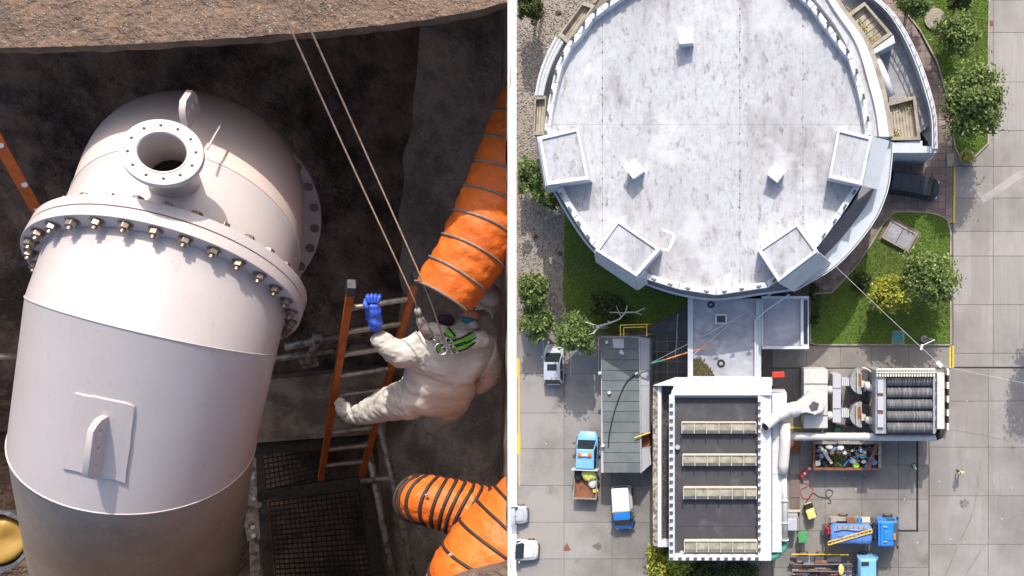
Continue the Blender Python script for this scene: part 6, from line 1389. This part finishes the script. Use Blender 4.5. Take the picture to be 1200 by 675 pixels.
# glove: cuff, palm and five fingers closed on the rung
blob('glove', [((441, 388, 129), 8.5), ((439, 374, 128.3), 8), ((437, 364, 127.6), (9.5, 6)), ((437, 355, 127.0), (9.5, 6))], [(0, 1), (1, 2), (2, 3)], 'glove', WK, 3, .2)
for k, (x, ln) in enumerate(((430.5, 7.5), (435.2, 9.5), (440, 9.2), (444.6, 7))):
    blob('finger', [((x * .6 + 437.5 * .4, 356, 126.8), 2.6), ((x, 350 - .3 * ln, 126.4), 2.6), ((x + .5, 348 - .3 * ln, 128.2), 2.4), ((x + .8, 352, 129.4), 2.0)], [(0, 1), (1, 2), (2, 3)], 'glove', WK, 2)
blob('thumb', [((431, 362, 126.6), 3.2), ((427.5, 356, 126.4), 2.8), ((428.5, 350, 127.4), 2.3)], [(0, 1), (1, 2)], 'glove', WK, 2)
# head turned away under the helmet
blob('head', [((556, 368, 131), 11), ((562, 358, 131.5), 14), ((566, 350, 133), 12)], [(0, 1), (1, 2)], 'skin', WK, 3)
blob('face_covering', [((543, 366, 129.8), 8), ((553, 369, 129.2), 8.5), ((562, 372, 130), 7)], [(0, 1), (1, 2)], 'peach', WK, 3, .15)
blob('scarf', [((541, 373, 129.4), 4.5), ((551, 376.5, 128.7), 5), ((560, 378, 129.3), 4)], [(0, 1), (1, 2)], 'tealcl', WK, 3)
blob('scarf', [((510, 373, 130.5), 7), ((524, 375, 130.2), 8), ((533, 377, 130), 6)], [(0, 1), (1, 2)], 'purple', WK, 3)
hc = L(570, 347, 129); mh = frame(unit(W0 * .55 + Vector((.35, .8, 0))), Vector((1, 0, 0))); rh = toward(570, 347, 129, 17)
rows = []
for i in range(12):
    a = i / 11 * 1.50; rows.append([hc + mh @ Vector((rh * 1.0 * math.cos(a) * math.cos(b), rh * 1.15 * math.cos(a) * math.sin(b), rh * .95 * math.sin(a))) for b in [2 * math.pi * k / 36 for k in range(36)]])
hm = G().loft(rows).build('helmet', 'helmet', WK, smooth=True, fix=False)
pk_ = [L(557, 364, 127), L(566, 362, 126.4), L(574, 366, 126.6), L(578, 374, 127.4), L(579, 362, 127.6), L(575, 350, 128), L(566, 345, 127.6), L(560, 352, 127)]
G().prism(pk_, [v - W0 * .3 for v in pk_]).build('peak', 'helmet', hm, bevel=.1)
ec = L(569, 338, 127.0)
ec = L(571, 347, 126.9); g = G()
for k in range(3):
    a = k * math.pi / 3 + .3; d = mh @ Vector((math.cos(a), math.sin(a), 0)); d = unit(d - W0 * d.dot(W0)); g.beam(ec - d * .32, ec + d * .32, .18, .08, up=W0)
g.build('emblem', 'emblem', hm)
blob('ear_strap', [((556, 360, 128), 1.8), ((562, 366, 127.4), 1.8), ((572, 362, 127.4), 1.6)], [(0, 1), (1, 2)], 'dkgrey', WK, 2)
# harness
HN = [('strap', [(522, 386, 127.3), (530, 396, 126.3), (526, 406, 126)]), ('strap', [(528, 404, 126), (542, 400, 126), (556, 392, 126.6)]), ('strap', [(530, 410, 126), (545, 405, 126), (558, 396, 126.8)]), ('strap', [(512, 404, 127), (518, 412, 127)])]
for nm, P in HN:
    Q = [L(*p) for p in P]; g = G()
    for a, b in zip(Q[:-1], Q[1:]): g.beam(a, b, .62, .2, up=W0)
    o = g.build('harness_strap', 'strap', WK, bevel=.03)
    g = G()
    for s in (-1, 1):
        for a, b in zip(Q[:-1], Q[1:]):
            d = unit((b - a).cross(W0)) * s * .42; g.beam(a + d, b + d, .2, .26, up=W0)
    g.build('strap_edging', 'strapblack', o)
G().prism([L(531, 388, 127), L(546, 390, 127), L(544, 398, 126.7), L(534, 398, 126.7)], [L(531, 388, 127.6), L(546, 390, 127.6), L(544, 398, 127.3), L(534, 398, 127.3)]).build('back_pad', 'hivis', WK)
c = L(517, 409, 125.6); ea, eb = unit(L(527, 409, 125.6) - c), unit(L(517, 399, 125.6) - c)
G().tube([c + (ea * math.cos(a / 24 * 6.283) + eb * math.sin(a / 24 * 6.283)) * .72 for a in range(24)], .16, 8, closed=True).build('harness_ring', 'chrome', WK, smooth=True)
for (x, y, t, dx, dy) in ((527, 402, 125.5, 3, 6), (522, 398, 125.6, 6, 2), (531, 409, 125.5, 5, 5), (514, 397, 126, 5, 3), (524, 411, 125.6, 6, 3)):
    c = L(x, y, t); ea = unit(L(x + dx, y + dy, t) - c); eb = unit(ea.cross(W0)); G().tube([c + ea * math.cos(a / 16 * 6.283) * .7 + eb * math.sin(a / 16 * 6.283) * .34 for a in range(16)], .13, 6, closed=True).build('carabiner', 'chrome', WK, smooth=True)
# ropes with swivel
U = 1.0; TS = .86
def rope(pts, label):
    P = spl([L(*p) for p in pts], 24); return G().tube(P, .09, 7).build('rope', 'rope', smooth=True, label=label, cat='rope')
rope([(318, -16, 104), (400, 166, 114), (478, 335, 121), (489, 362, 123.5)], 'left one of the two pale ropes hanging down to the worker')
rope([(341, -16, 104), (420, 160, 114), (496, 332, 120.5), (519, 396, 125)], 'right one of the two pale ropes hanging down to the worker')
SW = thing('rope_swivel', L(497, 392, 127), 'grey swivel hook between the left rope and the harness', 'hook')
G().tube([L(489, 362, 123.5), L(490, 366, 123.8), L(491, 370, 124.1)], [.32, .42, .32], 12).build('ball', 'galv', SW, smooth=True)
G().tube([L(491, 371, 124.1), L(492.5, 375, 124.5), L(497, 384, 125), L(502, 393, 125.6), L(505, 397, 126)], [.3, .55, .62, .62, .3], 12).build('hook_body', 'galv', SW, smooth=True)
G().tube([L(505, 396, 125.8), L(512, 400, 125.6), L(516, 403, 125.6)], .14, 8).build('link', 'chrome', SW, smooth=True)
